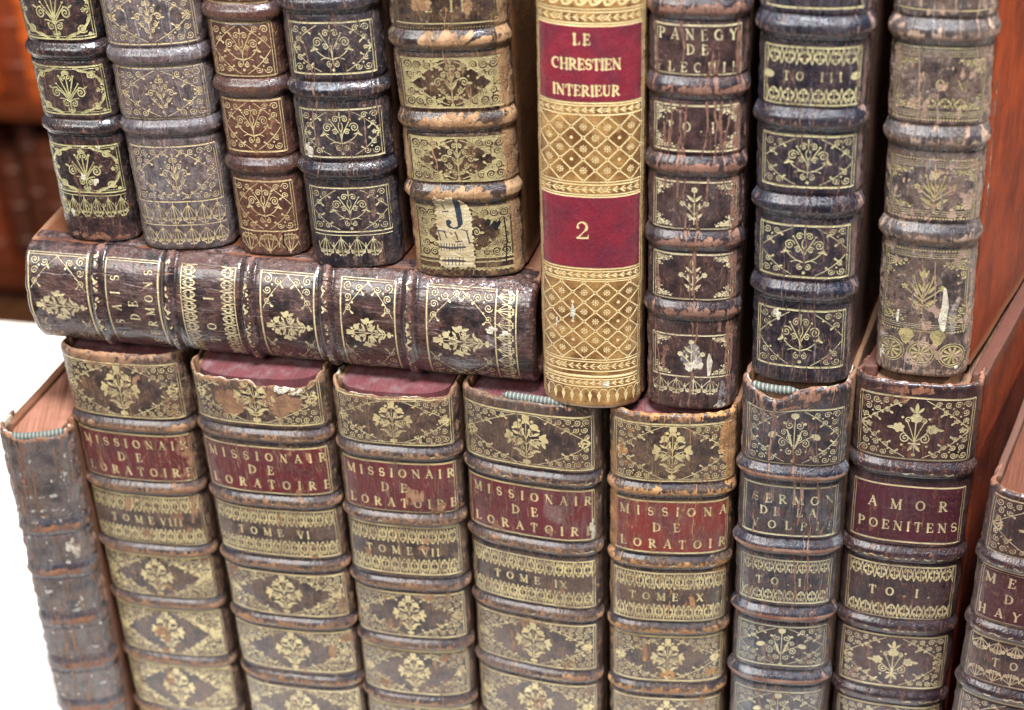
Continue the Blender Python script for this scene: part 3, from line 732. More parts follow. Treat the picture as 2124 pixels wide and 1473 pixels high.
    if headband:
        hx, hm, hr, hz = headband
        mk = (px > hx[0]) & (px < hx[1]) & (py < .3)
        pts = [(x * .93, y * .93 + .17, H + hz) for x, y in zip(px[mk], py[mk])][::3]
        tube("headband", pts, hr, root, hm, v0)
    root['_v0'] = 0
    del root['_v0']
    return root, dict(P=P, N=Nn, u=u, V=V, idx=idx, w=w, skew=skew, v0=v0)

def tube(name, pts, r, parent, mat, v0=0, seg=10, taper=True):
    pts = np.array(pts, float); n = len(pts)
    T = np.gradient(pts, axis=0); T /= np.linalg.norm(T, axis=1, keepdims=True)
    P = []
    for k in range(n):
        a = np.cross(T[k], (0, 0, 1.0)); a = a / (np.linalg.norm(a) + 1e-9); b_ = np.cross(T[k], a)
        rr = r * (min(1, .35 + min(k, n - 1 - k) / 2.5) if taper else 1)
        for q in range(seg):
            an = 2 * math.pi * q / seg; P.append(pts[k] + (a * math.cos(an) + b_ * math.sin(an)) * rr - (0, 0, v0))
    F = [(k * seg + q, k * seg + (q + 1) % seg, (k + 1) * seg + (q + 1) % seg, (k + 1) * seg + q) for k in range(n - 1) for q in range(seg)]
    return from_np(name, np.array(P) * CM, F, parent, mat)

def patch(name, g, inside, parent, mat, off=.025, attrs=None, y0=0, y1=1, x0=-1, x1=1, curl=None):
    """thin sheet glued on a spine: offset copy of part of its grid"""
    V, u = g['V'], g['u']
    j0, j1 = np.searchsorted(V[3:-4], [y0, y1]) + 3; i0, i1 = np.searchsorted(u, [x0, x1])
    P = g['P'][j0:j1, i0:i1] + g['N'][j0:j1, i0:i1] * off * CM
    uu, vv = u[i0:i1], V[j0:j1]
    if curl is not None: P = P + g['N'][j0:j1, i0:i1] * curl(uu[None, :], vv[:, None])[..., None] * CM
    m = inside(uu[None, :], vv[:, None]); nj, ni = m.shape
    cv = Canvas(uu, vv)
    if attrs: attrs(cv)
    idx = np.arange(nj * ni).reshape(nj, ni); q = m[:-1, :-1] & m[1:, 1:]
    jj, ii = np.nonzero(q)
    F = np.stack([idx[jj, ii], idx[jj, ii + 1], idx[jj + 1, ii + 1], idx[jj + 1, ii]], 1)
    uq, inv = np.unique(F, return_inverse=True)
    tool = np.stack([cv.ch['G'], cv.ch['W'], cv.ch['L'], cv.ch['K']], -1).reshape(-1, 4)[uq]
    o = from_np(name, P.reshape(-1, 3)[uq], inv.reshape(F.shape), parent, mat, attrs=dict(tool=tool))
    md = o.modifiers.new("thickness", 'SOLIDIFY'); md.thickness = .00016; md.offset = 1
    return o

# ------------------------------------------------------------------ panel designs
def rules(cv, y0, y1, X, lw=.045, dbl=True, side=True, gap=.085):
    cv.hline(y1, lw * 1.35, -X, X); cv.hline(y0, lw * 1.35, -X, X)
    if dbl: cv.hline(y1 - gap, lw * .45, -X, X); cv.hline(y0 + gap, lw * .45, -X, X)
    if side:
        for s in (-1, 1):
            cv.vline(s * X, y0, y1, lw * .6); cv.vline(s * (X - gap), y0, y1, lw * .6)
def panel(cv, y0, y1, M, sx=.27, sy=.42, corner=M_CORNER, fx=.40, fy=.46, lw=.03, X=None, field=0, side=None, dbl=False, rl=.045, seed=1, cx=0, inset=.10, kx=.82, ky=1.15, r=.14, skip=0.0):
    X = X or cv.X - .08; h = y1 - y0; yc = (y0 + y1) / 2
    rules(cv, y0, y1, X, rl, dbl)
    xi = X - inset
    if field: lozenge_field(cv, y0 + .03, y1 - .03, -xi, xi, field, kx, ky, seed)
    if corner == 'tri': tricorners(cv, y0 + .05, y1 - .05, -xi, xi, fx, fy, lw, r, seed, carve=1 if field else 0, skip=skip)
    elif corner: corners(cv, corner, y0 + .05, y1 - .05, -xi, xi, fx, fy, lw, carve=3.2 if field else 0)
    if side:
        for s in (-1, 1): cv.motif(side, s * xi, yc, -s * X * .26, h * .13, lw, mirror=False)
    if M: cv.motif(M, cx, yc, X * 2 * sx, h * sy, lw * 1.05)
def rollpair(cv, y0, y1, d, X, kind='lat', period=.36, lw=.024):
    cv.hline(y1, .07, -X, X); cv.hline(y0, .07, -X, X)
    roll(cv, y1 - d, y1 - .05, -X + .1, X - .1, period, kind, lw, 'top'); roll(cv, y0 + .05, y0 + d, -X + .1, X - .1, period, kind, lw, 'bot')
    for s in (-1, 1): cv.vline(s * X, y0, y1, .03); cv.vline(s * (X - .085), y0, y1, .025)

TAN = (.36, .155, .065)
print("materials")
band_thread = NT("headband thread")
_w = band_thread.N.new("ShaderNodeTexWave"); _w.inputs['Scale'].default_value = 230; _w.inputs['Distortion'].default_value = .6
band_thread.L.new(band_thread.co, _w.inputs['Vector']); _w.bands_direction = 'X'
band_thread.set(band_thread.b.inputs['Base Color'], band_thread.mix(band_thread.ramp(_w.outputs['Fac'], .35, .6), (.27, .27, .22), (.10, .12, .11)))
band_thread.set(band_thread.b.inputs['Normal'], band_thread.bump(_w.outputs['Fac'], .9, .0006))
band_thread.b.inputs['Roughness'].default_value = .55
THREAD = band_thread.m
pages_red = page_mat("red stained page edges", (.17, .042, .045), (.10, .028, .032), grime=(.25, .19, .19))
pages_peach = page_mat('cockled peach page edges', (.42, .19, .125), (.20, .075, .04), lines=700, grime=(.20, .08, .045))
pages_dim = page_mat("russet page edges", (.15, .045, .02), (.08, .024, .012), grime=(.10, .04, .025))
pages_orange = page_mat("faded orange page edges", (.55, .19, .10), (.36, .10, .05), grime=(.30, .13, .08))
pages_brown = page_mat("browned page edges", (.30, .16, .09), (.16, .08, .05))
brd_brown = board_leather("dark calf boards", (.055, .028, .020), (.12, .055, .032), top=.20)
brd_low = board_leather("worn calf boards", (.05, .025, .015), (.10, .048, .025), edge=(.30, .16, .09), top=.1999)
brd_red = board_leather("red brown calf boards", (.20, .032, .009), (.07, .012, .004), edge=(.085, .045, .036), top=.2149, rough=.45, streak=.5, fleck=.12)
brd_red_up = board_leather("red brown calf boards above", (.32, .050, .009), (.15, .022, .005), edge=(.34, .17, .10), top=.5, rough=.45, streak=.6, fleck=.10)

# ------------------------------------------------------------------ lower row
ser_group = "volumes of one matching set in the lower row"
low_group = "leather-bound books standing in the lower row"
up_group = "leather-bound books standing in the upper row"

def mission(cvparams):
    """the matching set: bouquet panels, red title label, volume panel"""
    def d(cv):
        p = cvparams; X = cv.X - .06; sd = p['seed']
        t1, t0 = p['top']; panel(cv, t0, t1, M_BOUQUET, .165, .47, 'tri', .42, .50, .030, X, p.get('f0', .30), M_SIDE, True, .05, sd)
        y1, y0 = p['title']
        cv.rect(-X - .02, X + .02, y0, y1, 'L')
        rules(cv, y0 + .03, y1 - .03, X, .05, False)
        h = .36; rows = p['rows']; r0, r1, r2 = (y1 - .46, (y0 + y1) / 2 - .01, y0 + .42)
        text(cv, rows[0], p.get('tx', .02) + .06, r0, h, fit=2 * X - .55 + p.get('ov', .12), weight=1.1, worn=p.get('worn', ()))
        text(cv, rows[1], -.15, r1, h, fit=.95, weight=1.1)
        text(cv, rows[2], p.get('tx', .02) + .08, r2, h, fit=2 * X - .55 + p.get('ov', .12), weight=1.1)
        y1, y0 = p['tome']
        rollpair(cv, y0, y1, (y1 - y0) * .34, X, 'lat', .36, .030)
        lozenge_field(cv, y1 - (y1 - y0) * .33, y1, -X, X, .35, .001, .001, sd + 3, .05); lozenge_field(cv, y0, y0 + (y1 - y0) * .33, -X, X, .35, .001, .001, sd + 4, .05)
        text(cv, p['vol'][0], -.55, (y0 + y1) / 2, .33, fit=1.75, weight=1.05); text(cv, p['vol'][1], 1.1 if len(p['vol'][1]) < 3 else 1.0, (y0 + y1) / 2 - .02, .33, track=.10, weight=1.05)
        for k, (y1, y0) in enumerate(p['panels']):
            panel(cv, y0, y1, M_BOUQUET, .15, .47, 'tri', .44, .52, .030, X, p.get('f1', .62), M_SIDE, False, .06, sd + 10 + k, kx=.78, ky=1.2)
        for rv in p['ridges']:      # blind leaf roll on the bands, half gilt
            roll(cv, rv - .17, rv + .03, -X, X, .30, 'chev', .024)
        cracks(cv, 26, sd, (.5, 2.6), (.008, .03))
        r = np.random.default_rng(sd)
        for _ in range(16): blotch(cv, r.uniform(-X, X), r.uniform(0, 17), r.uniform(.1, .4), r.uniform(.15, .5), 'W', int(r.integers(1e6)), 8, r.uniform(.3, .6))
        p.get('extra', lambda c: None)(cv)
    return d

def leather_mission(i, **kw):
    a = dict(dark=(.070, .045, .045), mid=(.150, .088, .060), tan=(.34, .18, .09), tan2=(.21, .10, .052), wear=.13, goldwear=.34, dust=.22, offs=i * .37,
             dustc=(.24, .20, .17), rough=.40, gold=(.62, .53, .24), gold2=(.42, .35, .16))
    a.update(kw); return leather("gilt calf set volume", **a)

print("lower row")
V0 = -2.5
def tear_a(u): return -.06 - .16 * sstep((u + .1) / .3) * (1 - sstep((u - 1.9) / .2)) - .025 * np.sin(u * 5) - .014 * np.sin(u * 13 + 1) + .25 * sstep((np.abs(u) - 2.25) / .25)
def tear_b(u): return -.08 - .02 * np.sin(u * 4 + 2) - .012 * np.sin(u * 11) + .24 * sstep((np.abs(u) - 2.0) / .3)

p1 = dict(seed=21, top=(17.15, 14.85), title=(14.08, 11.95), rows=("MISSIONAIR", "DE", "LORATOIRE"), tome=(11.2, 8.95), vol=("TOME", "VIII"), panels=[(8.26, 6.28), (5.55, 3.25), (2.52, .3), (-.3, -2.2)],
          ridges=[14.42, 11.58, 8.58, 5.92, 2.88, 0.0], extra=lambda c: (blotch(c, -.6, 17.3, 1.6, .3, 'W', 5, 22, .7), blotch(c, 1.9, 13, .3, 3, 'W', 9, 14, .35)))
book("worn calf volume with red MISSIONAIR label and TOME VIII, leftmost of the matching set", (-12.9, 1.05, 0), .2, -.44, 4.71, .5, 17.5, mission(p1),
     (leather_mission(1, wear=.17), brd_low, pages_red), p1['ridges'], V0, (-.5, 17.5), dirang=-3, group=ser_group, rstyle='line', ridge_w=.22, ridge_h=.12, seed=21,
     labels=[(11.95, 14.08, -2.32, 2.32, "title_label", "dark red title label lettered MISSIONAIR DE LORATOIRE")])
p2 = dict(seed=22, top=(17.75, 15.55), title=(14.55, 12.45), rows=("MISSIONAIR", "DE", "LORATOIRE"), tome=(11.65, 9.6), vol=("TOME", "VI"), panels=[(8.64, 6.66), (5.8, 3.8), (2.75, .75), (-.2, -2.2)],
          ridges=[15.02, 12.05, 9.1, 6.22, 3.28, .3], ov=.24, f1=.5, extra=lambda c: (blotch(c, -.9, 16.4, .6, .5, 'W', 5, 16, .75), blotch(c, .9, 16.5, .7, .6, 'W', 6, 12, .7), blotch(c, 1.15, 17.25, .75, .16, 'P', 61, 16, 1.0), blotch(c, -1.5, 17.3, .6, .12, 'W', 8, 10, .9)))
book("calf volume TOME VI with torn head showing white lining under its red page top", (-7.42, .48, 0), .2, -.77, 4.97, .5, 17.35, mission(p2),
     (leather_mission(2, wear=.13), brd_low, pages_red), p2['ridges'], V0, (-.5, 17.4), dirang=-3.5, group=ser_group, rstyle='line', ridge_w=.22, ridge_h=.12, capr=.03, seed=22, tear=tear_a, top_pages=-.02,
     labels=[(12.45, 14.55, -2.42, 2.42, "title_label", "red title label lettered MISSIONAIR DE LORATOIRE")])
p3 = dict(seed=23, top=(17.2, 15.2), title=(14.4, 12.2), rows=("MISSIONAIR", "DE", "LORATOIRE"), tome=(11.5, 9.35), vol=("TOME", "VII"), panels=[(8.36, 6.28), (5.5, 3.35), (2.55, .5), (-.4, -2.2)],
          ridges=[14.78, 11.85, 8.8, 5.85, 2.92, .05], ov=.26, f1=.42, )
book("calf volume TOME VII, its head cap gone and the plum red page top bare", (-2.64, .5, 0), 2.5, -.08, 4.42, .5, 17.25, mission(p3),
     (leather_mission(3, wear=.10), brd_low, pages_red), p3['ridges'], V0, (-.5, 17.3), dirang=-5, group=ser_group, rstyle='line', ridge_w=.22, ridge_h=.12, capr=.04, seed=23, tear=tear_b, top_pages=-.02,
     labels=[(12.2, 14.4, -2.15, 2.15, "title_label", "red title label lettered MISSIONAIR DE LORATOIRE")])
p4 = dict(seed=24, top=(17.05, 14.85), title=(13.96, 11.74), rows=("MISSIONAIR", "DE", "LORATOIRE"), tome=(10.75, 8.66), vol=("TOME", "IX"), panels=[(7.74, 5.62), (4.72, 2.6), (1.7, -.3)],
          ridges=[14.36, 11.32, 8.22, 5.2, 2.15, -.8], ov=.2, f0=.12, f1=.42, extra=lambda c: (blotch(c, 2.3, 12.2, .12, .5, 'P', 5, 14, 1.0), blotch(c, .9, 12.9, .5, .5, 'D', 3, 10, .35), blotch(c, -.9, 14.3, 1.2, .2, 'D', 8, 16, .5)))
b4, g4 = book("calf volume TOME IX with striped blue and white headband bared at its top", (2.15, .5, 0), -5.2, -.03, 4.89, .5, 17.5, mission(p4),
     (leather_mission(4, wear=.05, dust=.35), brd_brown, pages_red), p4['ridges'], V0, (-.5, 17.55), dirang=-6, group=ser_group, rstyle='line', ridge_w=.22, ridge_h=.12, seed=24, headband=((-.9, 2.1), THREAD, .15, .02),
     labels=[(11.74, 13.96, -2.38, 2.38, "title_label", "red title label with chalky scuffs, lettered MISSIONAIR DE LORATOIRE")])
p5 = dict(seed=25, top=(17.15, 14.8), title=(13.93, 11.64), rows=("MISSIONA", "DE", "LORATOIR"), tome=(10.72, 8.55), vol=("TOME", "X"), panels=[(7.73, 5.6), (4.65, 2.5), (1.6, -.4)],
          ridges=[14.36, 11.2, 8.12, 5.15, 2.05, -.9], ov=.2, f0=.0, f1=.36, extra=lambda c: (blotch(c, 2.1, 16, .5, 1.6, 'W', 5, 20, .8), blotch(c, -2.1, 13, .2, 4, 'W', 7, 24, .5)))
book("tan-edged calf volume TOME X with a brighter red label, rightmost of the matching set", (7.04, .47, 0), 7.0, .1, 4.26, .5, 17.5, mission(p5),
     (leather_mission(5, wear=.12, tan=(.46, .23, .08), tan2=(.30, .13, .05), label=(.26, .03, .02), label2=(.14, .02, .025)), brd_low, pages_red), p5['ridges'], V0, (-.5, 17.55), dirang=-7.5, group=ser_group, rstyle='line', ridge_w=.22, ridge_h=.12, seed=25,
     labels=[(11.64, 13.93, -2.06, 2.06, "title_label", "bright red title label lettered MISSION DE LORATOIR")])

def d_sermon(cv):
    X = cv.X - .1
    panel(cv, 15.98, 18.2, M_LILY, .25, .44, 'tri', .40, .50, .028, X, 0, None, False, .045)
    rules(cv, 12.98, 15.02, X, .05, False)
    text(cv, "SERMON", .1, 14.5, .36, fit=2.75, weight=1.0, worn=(0, 5)); text(cv, "DE LA", -.05, 13.98, .33, fit=1.9, weight=1.0); text(cv, "VOLPII", .08, 13.4, .34, fit=2.7, weight=1.0, worn=(3, 5))
    rollpair(cv, 9.98, 11.85, .55, X, 'lat', .36, .028); text(cv, "TO.I.", -.05, 10.9, .32, fit=1.95, weight=1.0)
    for y1, y0 in ((8.84, 7.0), (5.7, 3.8), (2.7, .8), (-.2, -2.1)): panel(cv, y0, y1, M_LILY, .26, .46, 'tri', .42, .50, .028, X, 0, None, False, .045)
    cracks(cv, 70, 3, (.6, 4), (.012, .05)); cracks(cv, 14, 5, (1, 3), (.03, .09))
    for rv in r6:
        for k, x in enumerate(np.arange(-1.7, 1.7, .12)): cv.stroke([(x, rv - .02), (x + .02, rv - .16 - .12 * ((k * 7) % 5) / 4)], [.16, .06], 'W', val=1.3)
    blotch(cv, .45, 18.75, .45, .2, 'W', 5, 16, 1.0); blotch(cv, -.3, 18.4, .8, .12, 'W', 6, 14, .8); blotch(cv, -1.3, 5, .3, 9, 'D', 6, 20, .4); blotch(cv, 1.7, 14, .2, 4, 'D', 9, 20, .4)
r6 = [15.55, 12.45, 9.42, 6.4, 3.25, .3]
def tear_c(u): return -.55 * np.exp(-((u + .75) / .75) ** 2) + .0 * u
book("dark cracked volume lettered SERMON DE LA VOLPII with bared striped headband at its torn head", (11.2, .49, 0), 2.3, -.33, 3.49, .5, 19.0, d_sermon,
     (leather("cracked dark calf", dark=(.040, .036, .050), mid=(.075, .055, .058), tan=(.36, .20, .13), wear=.03, goldwear=.36, dust=.34, offs=2.2, gold=(.56, .52, .28), gold2=(.38, .36, .2), dustc=(.24, .25, .26)), brd_low, pages_brown), r6, V0, (-.5, 19),
     dirang=-9, group=low_group, seed=31, tear=tear_c, headband=((-1.55, .15), THREAD, .14, -.22), ridge_h=.17)

def d_amor(cv):
    X = cv.X - .12
    panel(cv, 16.06, 18.5, M_ROSE, .23, .42, 'tri', .42, .50, .032, X, 0, M_SIDE, False, .05)
    cv.rect(-X - .02, X + .02, 12.5, 15.0, 'L'); rules(cv, 12.58, 14.92, X, .045, False)
    text(cv, "AMOR", -.0, 14.15, .40, fit=2.65, weight=.9); text(cv, "POENITENS", .05, 13.25, .38, fit=3.35, weight=.9)
    rollpair(cv, 9.16, 11.5, .62, X, 'lat', .42, .034); text(cv, "TO.I.", .0, 10.33, .36, fit=2.1, weight=.95)
    for y1, y0 in ((8.28, 5.88), (4.9, 2.5), (1.5, -.9)): panel(cv, y0, y1, M_ROSE, .23, .42, 'tri', .42, .50, .032, X, .10, M_SIDE, False, .05)
    for rv in r7: roll(cv, rv - .2, rv + .02, -X, X, .34, 'chev', .026)
    cracks(cv, 14, 8, (.4, 2), (.008, .02), y0=9, y1=12)
    blotch(cv, -.3, 18.75, 1.7, .14, 'W', 3, 24, .7); blotch(cv, -.55, 18.5, .3, .3, 'W', 4, 8, .6)
r7 = [15.62, 12.02, 8.74, 5.36, 2.0, -1.3]
book("plum brown volume with crisp gilding lettered AMOR POENITENS, its right board turned to the light", (15.23, 1.29, 0), -.6, -.8, 4.05, .5, 19.0, d_amor,
     (leather("plum calf with crisp gilding", dark=(.048, .022, .026), mid=(.080, .036, .036), tan=(.30, .12, .06), tan2=(.14, .05, .03), label=(.085, .012, .022), label2=(.06, .010, .018), wear=-.10, goldwear=.12, dust=.12, offs=3.1, gold=(.58, .51, .26), gold2=(.44, .38, .19)), brd_red, pages_brown), r7, V0, (-.5, 19),
     dirang=-16.5, group=low_group, seed=32, bt=.5, labels=[(12.5, 15.0, -1.95, 1.95, "title_label", "dark maroon title label lettered AMOR POENITENS")], ridge_h=.14)

def d_med(cv):
    X = cv.X - .12
    panel(cv, 13.95, 16.15, M_ROSE, .23, .42, 'tri', .42, .50, .030, X, .1, M_SIDE, False, .04)
    cv.rect(-X - .02, X + .02, 11.0, 13.3, 'L'); rules(cv, 11.05, 13.28, X, .04, True)
    text(cv, "MED", 0, 12.85, .38, track=.42, x0=-X + .18, weight=1.0); text(cv, "DV", 0, 12.15, .36, track=.34, x0=-.95, weight=1.0); text(cv, "HAYN", 0, 11.48, .36, track=.30, x0=-X + .1, weight=1.0)
    rollpair(cv, 8.4, 10.3, .6, X, 'palm', .55, .036); text(cv, "TO.II", .1, 9.35, .34, fit=2.2, weight=1.0)
    for y1, y0 in ((7.6, 5.4), (4.5, 2.4)): panel(cv, y0, y1, M_ROSE, .23, .42, 'tri', .42, .50, .030, X, .1, M_SIDE, False, .04)
    for rv in r8: roll(cv, rv - .16, rv + .04, -X, X, .3, 'chev', .024)
r8 = [13.6, 10.68, 7.98, 4.95, 1.9, -1.0]
book("low plum volume lettered MED DV HAYN, cut off by the right edge of the photo", (19.2, -.81, 0), -7.4, .73, 4.02, .5, 16.4, d_med,
     (leather("dim plum calf", dark=(.045, .020, .022), mid=(.080, .036, .034), tan=(.24, .10, .05), label=(.075, .010, .014), label2=(.055, .010, .014), wear=-.06, goldwear=.28, dust=.10, offs=4.4, gold=(.50, .40, .22), gold2=(.36, .28, .15)), board_leather("maroon calf boards", (.07, .020, .014), (.12, .04, .025), edge=(.12, .065, .05), top=.189), pages_dim), r8, V0, (-.5, 16.4),
     dirang=-13.5, group=low_group, seed=33, labels=[(11.0, 13.3, -1.95, 1.95, "title_label", "maroon title label lettered MED DV HAYN")], ridge_h=.13, top_pages=.35)

def d_wreck(cv):
    X = cv.X - .08; r = np.random.default_rng(4)
    for y0, y1 in ((11.9, 13.5), (10.2, 11.4), (8.1, 9.65), (5.7, 7.5), (3.3, 5.0), (.9, 2.6), (-1.6, .3)):
        cv.hline(y1, .03, -X, X, val=.5); cv.hline(y0, .03, -X, X, val=.5)
        lozenge_field(cv, y0, y1, -X, X, .30, .5, .7, int(y0 * 9) + 77, .22)
    for y in (11.4, 10.75, 10.2):
        for x in (-.7, -.25, .2): cv.stroke([(x, y), (x + .15, y + .02)], .15, val=.7)
    cracks(cv, 80, 14, (.6, 4), (.015, .05), depth=.01); cracks(cv, 24, 15, (1, 4), (.02, .045), ch='K', amp=.5, depth=.012)
    cv.ch['W'] += .12 * vnoise(cv.u, cv.v, .3, 3, 9, 3)
    blotch(cv, .65, 8.8, .3, .5, 'P', 5, 8, .52)
    for rv in r0: blotch(cv, 0, rv, 1.3, .16, 'W', int(rv * 10), 26, .8)
r0 = [9.95, 7.8, 5.3, 2.95, .6]
def tear_d(u): return -.05 - .18 * sstep((u + 1.1) / .5) + .2 * sstep((-u - 1.0) / .3) + .03 * np.sin(u * 6)
bw, gw = book("split and wrinkled book with orange page top at the left end of the row", (-16.72, .0, 0), 17.9, .88, 2.62, .4, 14.3, d_wreck,
     (leather("perished wrinkled calf", dark=(.10, .08, .08), mid=(.20, .16, .14), tan=(.30, .12, .05), tan2=(.15, .065, .04), wear=.08, goldwear=.5, dust=.45, offs=5.5, gold=(.44, .43, .33), gold2=(.30, .30, .24), dustc=(.25, .235, .22), rough=.5), board_leather("suede-worn calf boards", (.13, .05, .025), (.08, .032, .018), edge=(.20, .085, .045), top=.168), pages_peach), r0, V0, (-.5, 14.3),
     dirang=-3.5, group=low_group, seed=34, tear=tear_d, headband=((-1.1, 1.1), THREAD, .15, -.22), ridge_h=.06, ridge_w=.3, top_pages=.18, rough_h=.016, D=9.5, boards=(0, 0), bt=.34)

# ------------------------------------------------------------------ the book lying on its side
print("lying book")
def d_horiz(cv):
    X = cv.X - .02
    cor = M_CORNER_BIG
    def pn(y0, y1, cen=True, fade=1.0):
        rules(cv, y0, y1, X, .042, False); tricorners(cv, y0 + .05, y1 - .05, -X + .08, X - .08, .34, .52, .030, .17, int(y0 * 7))
        if cen: cv.motif(M_BOUQUET, -.06, (y0 + y1) / 2, .60, (y1 - y0) * .42, .032)
    pn(15.98, 18.2); pn(7.66, 9.56); pn(4.8, 6.7); pn(1.32, 3.69)
    rules(cv, 13.32, 15.27, X, .042, False)
    text(cv, "SSAIS", .05, 14.93, .33, fit=2.5, weight=1.0, worn=(0,)); text(cv, "DE", .0, 14.3, .34, track=.3, weight=.95); text(cv, "SERMONS", .08, 13.68, .32, fit=3.0, weight=1.0)
    cv.hline(12.46, .04, -X, X); cv.hline(10.5, .04, -X, X)
    roll(cv, 11.92, 12.42, -X, X, .42, 'lat', .03, 'top'); roll(cv, 10.54, 11.02, -X, X, .42, 'lat', .03, 'bot')
    text(cv, "TO I", -.15, 11.45, .34, fit=1.9, weight=.95)
    roll(cv, .66, 1.3, -X, X, .5, 'palm', .034, 'top'); cv.hline(.62, .05, -X, X); cv.hline(1.32, .05, -X, X)
    for s in (-1, 1): cv.vline(s * X, .6, 18.2, .022, val=.7)
    for rv in rh: roll(cv, rv - .14, rv + .14, -X, X, .3, 'chev', .03)
    cracks(cv, 75, 40, (.5, 2.6), (.010, .028), amp=.75)
    blotch(cv, .5, 1.45, .14, .2, 'P', 5, 8, 1.0); blotch(cv, .38, .98, .10, .22, 'P', 6, 8, 1.0); blotch(cv, -.05, 1.5, .3, .25, 'D', 6, 8, .5); blotch(cv, -.2, .9, .35, .2, 'D', 7, 8, .5)
    blotch(cv, -1.2, 17, .9, 1.6, 'D', 8, 20, .30); blotch(cv, -1.7, 9, .2, 8, 'D', 18, 30, .25)
rh = [15.64, 12.98, 10.08, 7.28, 4.34]
book("brown volume lying on its side across the set, lettered SSAIS DE SERMONS", (2.4, 1.12, 19.475), 0, 0, 3.90, .70, 18.40, d_horiz,
     (leather("polished mottled calf", dark=(.035, .022, .024), mid=(.10, .042, .032), tan=(.30, .14, .09), tan2=(.13, .05, .035), wear=-.08, goldwear=.26, dust=.22, offs=6.3, wrinkle=.35, coat=1.0, streak=.3, rough=.20, gold=(.66, .58, .30), gold2=(.46, .40, .20), dustc=(.24, .20, .20)), board_leather("mottled calf boards", (.16, .055, .025), (.09, .035, .02), top=.1855), pages_brown), rh, 0, (0, 18.40),
     basis=((0.0, -.0087, 1), (.0087, 1, .0087), (-1, .0087, 0)), D=10.5, seed=41, ridge_h=.13, ridge_w=.20, rough_h=.005, capr=.30, sn=2.05)

# ------------------------------------------------------------------ upper row
print("upper row")
def d_u1(cv):
    X = cv.X - .04
    for y0, y1 in ((7.55, 9.5), (4.88, 6.58), (1.95, 3.70), (10.4, 12.2), (13.1, 15)):
        panel(cv, y0, y1, M_PALMETTE, .26, .44, M_CORNER_LEAF, .38, .42, .036, X, 0, M_SIDE, True, .042)
    cv.hline(1.82, .03, -X, X); roll(cv, .95, 1.78, -X, X, .46, 'palm', .032, 'top'); lozenge_field(cv, .95, 1.78, -X, X, .3, .001, .001, 5, .06)
    cracks(cv, 16, 51, (.4, 1.6), (.012, .034), amp=.85)
    for x, y, a, b_, s in ((-.1, 2.5, .09, .18, 1), (.35, 2.36, .12, .14, 2), (-.75, 1.1, .09, .28, 3), (.1, 3.66, .06, .05, 4), (.65, 3.64, .09, .06, 5)): blotch(cv, x, y, a, b_, 'P', s, 7, 1)
    blotch(cv, 0, .22, 1.4, .16, 'W', 5, 26, .7); cv.ch['D'] += .06
book("slim near-black volume with greenish palmette gilding, first of the upper row", (-13.41, 2.22, 21.46), 1.9, -.67, 2.73, .5, 17, d_u1,
     (leather("near black morocco", dark=(.020, .013, .016), mid=(.050, .024, .024), tan=(.26, .13, .08), wear=-.06, goldwear=.14, dust=.14, offs=7.1, rough=.28, gold=(.54, .51, .23), gold2=(.38, .36, .15), dustc=(.20, .19, .20)), brd_brown, pages_brown), [7.1, 4.36, 9.85, 12.5], 0, (0, 10.8),
     dirang=-3, group=up_group, seed=51, ridge_h=.12, ridge_w=.22)
def d_u2(cv):
    X = cv.X - .1
    for y0, y1 in ((7.6, 9.4), (4.98, 6.76), (1.9, 3.95), (10.5, 12.3), (13.2, 15)):
        panel(cv, y0, y1, M_DIAMOND, .17, .38, 'tri', .46, .54, .028, X, 0, None, False, .04)
    roll(cv, 1.0, 1.85, -X, X, .48, 'palm', .03, 'top'); cv.hline(1.0, .04, -X, X); roll(cv, .2, .95, -X, X, .48, 'palm', .03, 'top')
    cracks(cv, 60, 52, (.6, 3.4), (.014, .036), amp=.8, ch='D'); cracks(cv, 30, 53, (.6, 2.4), (.012, .03))
    cv.ch['D'] += .22; cv.ch['W'][:, :] += .03
book("dusty mauve-brown volume with dense lace gilding at its foot, second in the upper row", (-10.11, 2.11, 21.46), 10, -.85, 3.29, .5, 17, d_u2,
     (leather("dusty mauve calf", dark=(.085, .056, .056), mid=(.15, .098, .088), tan=(.26, .13, .09), tan2=(.17, .09, .07), wear=-.06, goldwear=.26, dust=.45, offs=8.2, rough=.36, gold=(.58, .48, .24), gold2=(.40, .33, .17), dustc=(.29, .25, .25)), brd_brown, pages_brown), [7.12, 4.58, 9.85, 12.8], 0, (0, 10.6),
     dirang=-3.5, group=up_group, seed=52, ridge_h=.12, ridge_w=.24)
def d_u3(cv):
    X = cv.X - .12
    for y0, y1 in ((9.1, 10.8), (6.64, 8.42), (3.95, 5.78), (.98, 2.86), (11.6, 13.3), (14, 15.6)):
        panel(cv, y0, y1, M_SCROLL, .28, .38, 'tri', .44, .48, .028, X, 0, None, False, .045)
    roll(cv, .12, .92, -X, X, .62, 'palm', .034, 'bot')
    cracks(cv, 18, 54, (.5, 1.6), (.006, .02)); cv.stroke([(.55, .9), (.5, .5), (.62, .25)], .06, 'K')
    cv.ch['D'] += .05
book("narrow reddish brown volume with fine scroll gilding, between the mauve and blue-black books", (-7.03, 2.11, 21.46), 1.8, -.84, 2.42, .45, 16.5, d_u3,
     (leather("red brown calf", dark=(.115, .042, .030), mid=(.17, .066, .042), tan=(.30, .14, .06), tan2=(.22, .10, .05), wear=-.06, goldwear=.12, dust=.18, offs=9.3, rough=.34, gold=(.62, .50, .24), gold2=(.46, .36, .16), dustc=(.24, .18, .17)), brd_brown, pages_brown), [8.74, 6.2, 3.38, 11.2, 13.7], 0, (0, 10.6),
     dirang=-4, group=up_group, seed=53, ridge_h=.13, ridge_w=.24)
